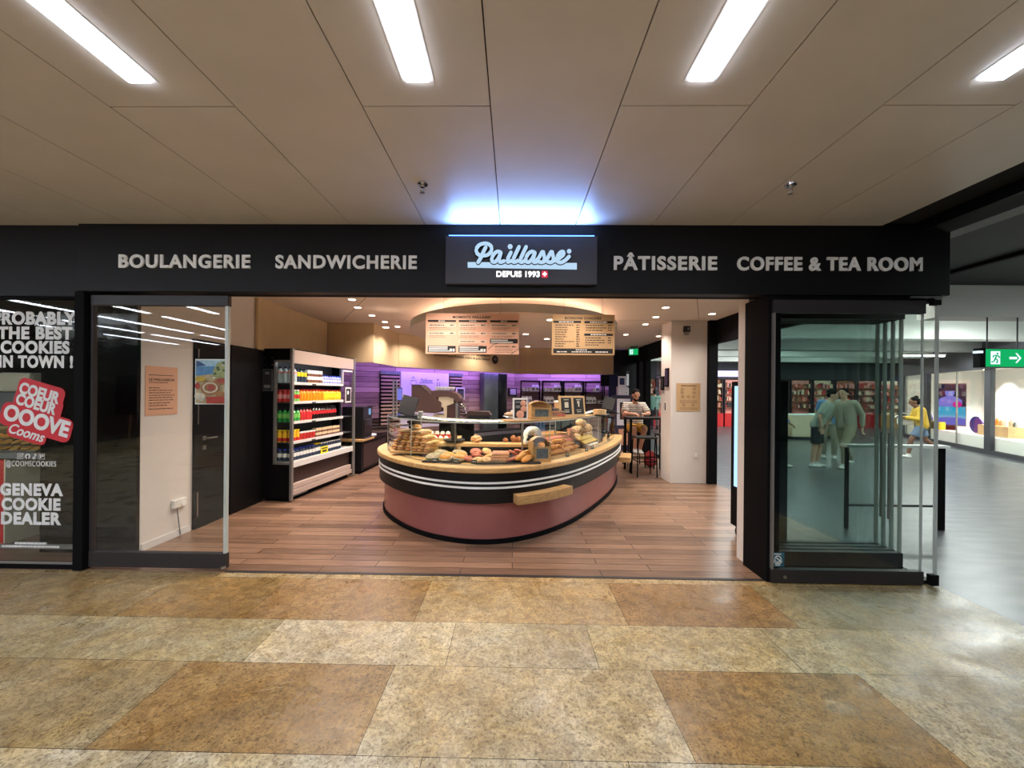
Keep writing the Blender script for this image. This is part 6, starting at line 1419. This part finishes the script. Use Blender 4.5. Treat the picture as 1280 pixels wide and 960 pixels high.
# walking woman, yellow top, facing left
ww = person('walking woman in a yellow top and denim shorts with a white bag and phone', (10.42, 10.45, 0), -2.05,
       dict(head=(0, -.10, 1.44), sl=(.17, .0, 1.25), sr=(-.17, -.0, 1.25), el=(.22, -.06, 1.0), er=(-.20, -.08, 1.0), wl=(.10, -.30, 1.04), wr=(-.08, -.30, 1.03), hl=(.085, .05, .84), hr=(-.085, .05, .84), kl=(.09, -.17, .47), kr=(-.09, .16, .46), al=(.09, -.22, .085), ar=(-.09, .47, .20)),
       'skin_b', 'hair_black', 'yellow_cloth', 'denim', hd=.3, sleeve=1.2, leg=.75, long_=True, foot=dict(r=(0, -.6, -.8)))
t = thing('handbag', 'white handbag held by the walking woman in yellow', 'bag', Matrix.Translation((10.42, 10.45, 0)) @ Matrix.Rotation(-2.05, 4, 'Z') @ Vector((-.20, -.22, .82)), -2.05); MB().box(-.05, .05, -.14, .14, 0, .20).build('bag_body', 'paper_white', t, bevel=.04); MB().tube(blend(4, [(0, -.1, .18), (0, -.06, .30), (0, .06, .30), (0, .1, .18)], False), .009, 6).build('strap', 'paper_white', t)
t = thing('phone', 'phone held by the walking woman in yellow', 'phone', Matrix.Translation((10.42, 10.45, 0)) @ Matrix.Rotation(-2.05, 4, 'Z') @ Vector((.02, -.45, 1.05)), -2.05); MB().box(-.035, .035, -.07, .07, -.004, .004, 0, Matrix.Rotation(.6, 4, 'X')).build('phone_body', 'paper_white', t)
STAND = dict(head=(0, -.02, 1.63), sl=(.19, .0, 1.43), sr=(-.19, .0, 1.43), el=(.25, .03, 1.14), er=(-.25, .03, 1.14), wl=(.24, -.08, .90), wr=(-.24, -.08, .90), hl=(.09, 0, .92), hr=(-.09, 0, .92), kl=(.10, -.04, .50), kr=(-.10, .03, .50), al=(.10, .0, .08), ar=(-.10, .08, .08))
WALK = dict(STAND, kl=(.09, -.20, .52), al=(.09, -.22, .085), kr=(-.09, .05, .48), ar=(-.09, .34, .14), el=(.25, .12, 1.16), wl=(.25, .10, .90), er=(-.25, -.06, 1.15), wr=(-.22, -.25, 1.0))
def lean(J, k): return {n: (v[0], v[1]-max(0, v[2]-.92)*k, v[2]-max(0, v[2]-.92)*k*k*.5) for n, v in J.items()}
person('far man in a mint shirt and black trousers seen from behind beyond the white pillar', (6.30, 18.0, 0), PI, STAND, 'skin_c', 'hair_black', 'mint_cloth', 'black_cloth', 'black_plastic', leg=2, sleeve=.7)
person('person in a pale sage shirt leaning forward behind the right glass door', (6.75, 9.0, 0), .9, lean(STAND, .35), 'skin_c', 'hair_black', 'sage_cloth', 'mall_dark', hd=.4, leg=.95, sleeve=.8)
person('person in a light blue shirt inside the group behind the right glass door', (7.95, 10.2, 0), -.5, lean(STAND, .2), 'skin_c', 'hair_black', 'sky_cloth', 'sand_cloth', hd=.3, leg=2, sleeve=.7)
person('person in a sand coloured coat and beige trousers walking behind the right glass door', (7.35, 8.95, 0), -1.2, lean(WALK, .12), 'skin_c', 'hair_black', 'sand_cloth', 'beige_cloth', hd=.2, leg=2, sleeve=1.2)
person('person in a blue shirt farthest back behind the right glass door', (7.45, 11.4, 0), .3, STAND, 'skin_a', 'hair_black', 'blue_cloth', 'sand_cloth', leg=2, sleeve=.7)
person('person in dark jeans at the left edge of the right glass door', (5.72, 8.9, 0), 1.2, WALK, 'skin_a', 'hair_black', 'sky_cloth', mat('dark_jeans', (40, 46, 62), .85) and 'dark_jeans', leg=2, sleeve=1.2)

# ================================================================== SHOPS ACROSS THE MALL
fw = random.Random(12)
for c_, rgb in (('book_red', (190, 60, 56)), ('book_pink', (222, 150, 140)), ('book_cream', (226, 206, 176)), ('book_dark', (60, 48, 52)), ('book_brown', (150, 96, 66))): mat(c_, rgb, .6)
for q in range(16):
    x = 4.4+1.08*q
    t = thing('shop_shelf', 'tall %s shop shelf across the mall, %s from the bakery side' % ('red based' if q % 3 != 1 else 'wooden', ORD[q]), 'shop shelf', (x, 19.95, 0), 0, 'tall shelves of the shop across the mall')
    MB().box(-.5, .5, .05, .35, 0, 2.3).build('back_panel', ('book_pink', 'book_cream', 'book_brown')[q % 3], t); MB().box(-.5, -.46, -.1, .35, 0, 2.3).box(.46, .5, -.1, .35, 0, 2.3).build('side_panel', 'book_dark', t); MB().box(-.5, .5, -.15, .3, 0, .65).build('base_cabinet', 'bright_red' if q % 3 != 1 else 'oak', t)
    for z in (.95, 1.28, 1.61, 1.94): MB().box(-.46, .46, -.08, .1, z-.03, z).build('shelf', 'book_brown', t)
    g = MB()
    for z in (.95, 1.28, 1.61, 1.94):
        xx = -.42
        while xx < .4: w__ = fw.uniform(.05, .12); g.box(xx, xx+w__*.85, -.06, .05, z, z+fw.uniform(.1, .25), fw.randrange(5)); xx += w__
    o = g.build('shelf_goods', ['book_red', 'book_pink', 'book_cream', 'book_dark', 'book_brown'], t); o['kind'] = 'stuff'
t = thing('shop_sign', 'glowing pale shop sign across the mall seen left of the right column', 'sign', (10.75, 20.38, 2.62)); MB().box(-.75, .7, -.1, 0, -.15, .15).build('sign_box', 'shop_sign', t); MB().box(.7, .85, -.06, 0, -.15, .25).build('sign_end', 'navy', t)
for q, (x, y, m_, w__) in enumerate(((9.05, 14.5, 'pale_ply', 1.2), (10.5, 14.6, 'book_cream', 1.2), (11.8, 15.0, 'oak', 1.3), (6.5, 14.5, 'lilac_board', .9))):
    t = thing('shop_counter', '%s low shop counter across the mall behind the group of people, %s' % (('pale wooden', 'cream', 'oak', 'lilac')[q], ORD[q]), 'counter', (x, y, 0)); MB().box(-w__/2, w__/2, -.25, .25, .1, .86).build('counter_body', m_, t, bevel=.01); MB().box(-w__/2, w__/2, -.27, .27, .86, .9).build('counter_top', 'mall_white', t); MB().box(-w__/2+.05, w__/2-.05, -.22, .22, 0, .1).build('plinth', 'mall_dark', t)
# showroom contents
t = thing('advert_screen', 'tall lit advert screen with a person on blue behind the showroom window', 'screen', (14.60, 13.60, .46), -.62); MB().box(-.36, .36, 0, .12, .14, 1.56).build('screen_case', 'black_plastic', t, bevel=.01); MB().box(-.12, .12, .0, .12, 0, .14).build('foot', 'black_frame', t)
MB().box(-.34, .34, -.004, 0, .18, 1.53).build('picture_back', 'screen_dark', t)
b = MB(); b.box(-.34, .34, -.008, -.004, .18, .78, 0); b.ball((.0, -.008, .22), (.55, .003, .22), 18, 8, 1)
b.v = [Vector((max(-.34, min(.34, v_.x)), v_.y, max(.18, v_.z))) for v_ in b.v]; b.build('picture_wave', ['screen_teal', 'screen_blue'], t)
b = MB(); b.ball((-.02, -.006, 1.25), (.11, .004, .15), 14, 10, 0); b.ball((-.02, -.005, .92), (.29, .004, .22), 16, 10, 1); b.ball((-.02, -.0075, 1.37), (.12, .004, .08), 14, 8, 2); b.build('picture_person', ['screen_lilac', 'screen_lilac', 'screen_dark'], t); MB().ball((.15, -.008, .86), (.11, .004, .11), 16, 8).build('picture_badge', 'screen_magenta', t)
t = thing('display_plinth', 'pale wooden display box with small goods in the showroom window', 'plinth', SR @ Vector((2.05, -.55, .46)), math.radians(65.3)); MB().box(-.75, .55, -.2, .2, 0, .30).build('plinth_box', 'pale_ply', t)
for q, (x, m_, h) in enumerate(((-.45, 'cream_metal', .2), (-.25, 'paper_white', .22), (-.05, 'crust_pale', .16), (.12, 'crust_orange', .2), (.3, 'paper_white', .14), (-.62, 'brushed_steel', .14))):
    p = SR @ Vector((2.05+x, -.55, .76)); inst(MB().lathe([(.045, 0), (.05, h*.7), (.025, h*.75), (.025, h), (0, h)], seg=10).data('display_flask', [m_]), 'display_flask', 'small flask on the wooden display box in the showroom, %s of the row' % ORD[q], 'flask', p, (0, 0, 0), 'small goods in the showroom')
for q, x in enumerate((3.0, 5.9)):
    t = thing('purple_disc', 'dark purple oval disc standing in the showroom window, %s' % ('beside the wooden display box' if q == 0 else 'left of the walking woman'), 'disc', SR @ Vector((x, -.5, .46)), math.radians(65.3)); MB().lathe([(.0, -.02), (.32, -.02), (.32, .02), (0, .02)], seg=28, M=Matrix.Translation((0, 0, .26)) @ Matrix.Rotation(PI/2, 4, 'X') @ Matrix.Diagonal((1, .8, 1, 1))).build('disc_plate', mat('deep_purple', (50, 40, 120), .4) and 'deep_purple', t)
t = thing('yellow_pouf', 'yellow covered box on the showroom ledge beside the advert screen', 'box', SR @ Vector((4.45, -.16, .46)), math.radians(65.3)); MB().box(-.4, .4, -.08, .08, 0, .26).build('box_body', 'cap_yellow', t, bevel=.03); MB().box(-.05, .12, -.085, .085, -.0, .265).build('dark_band', 'black_frame', t)
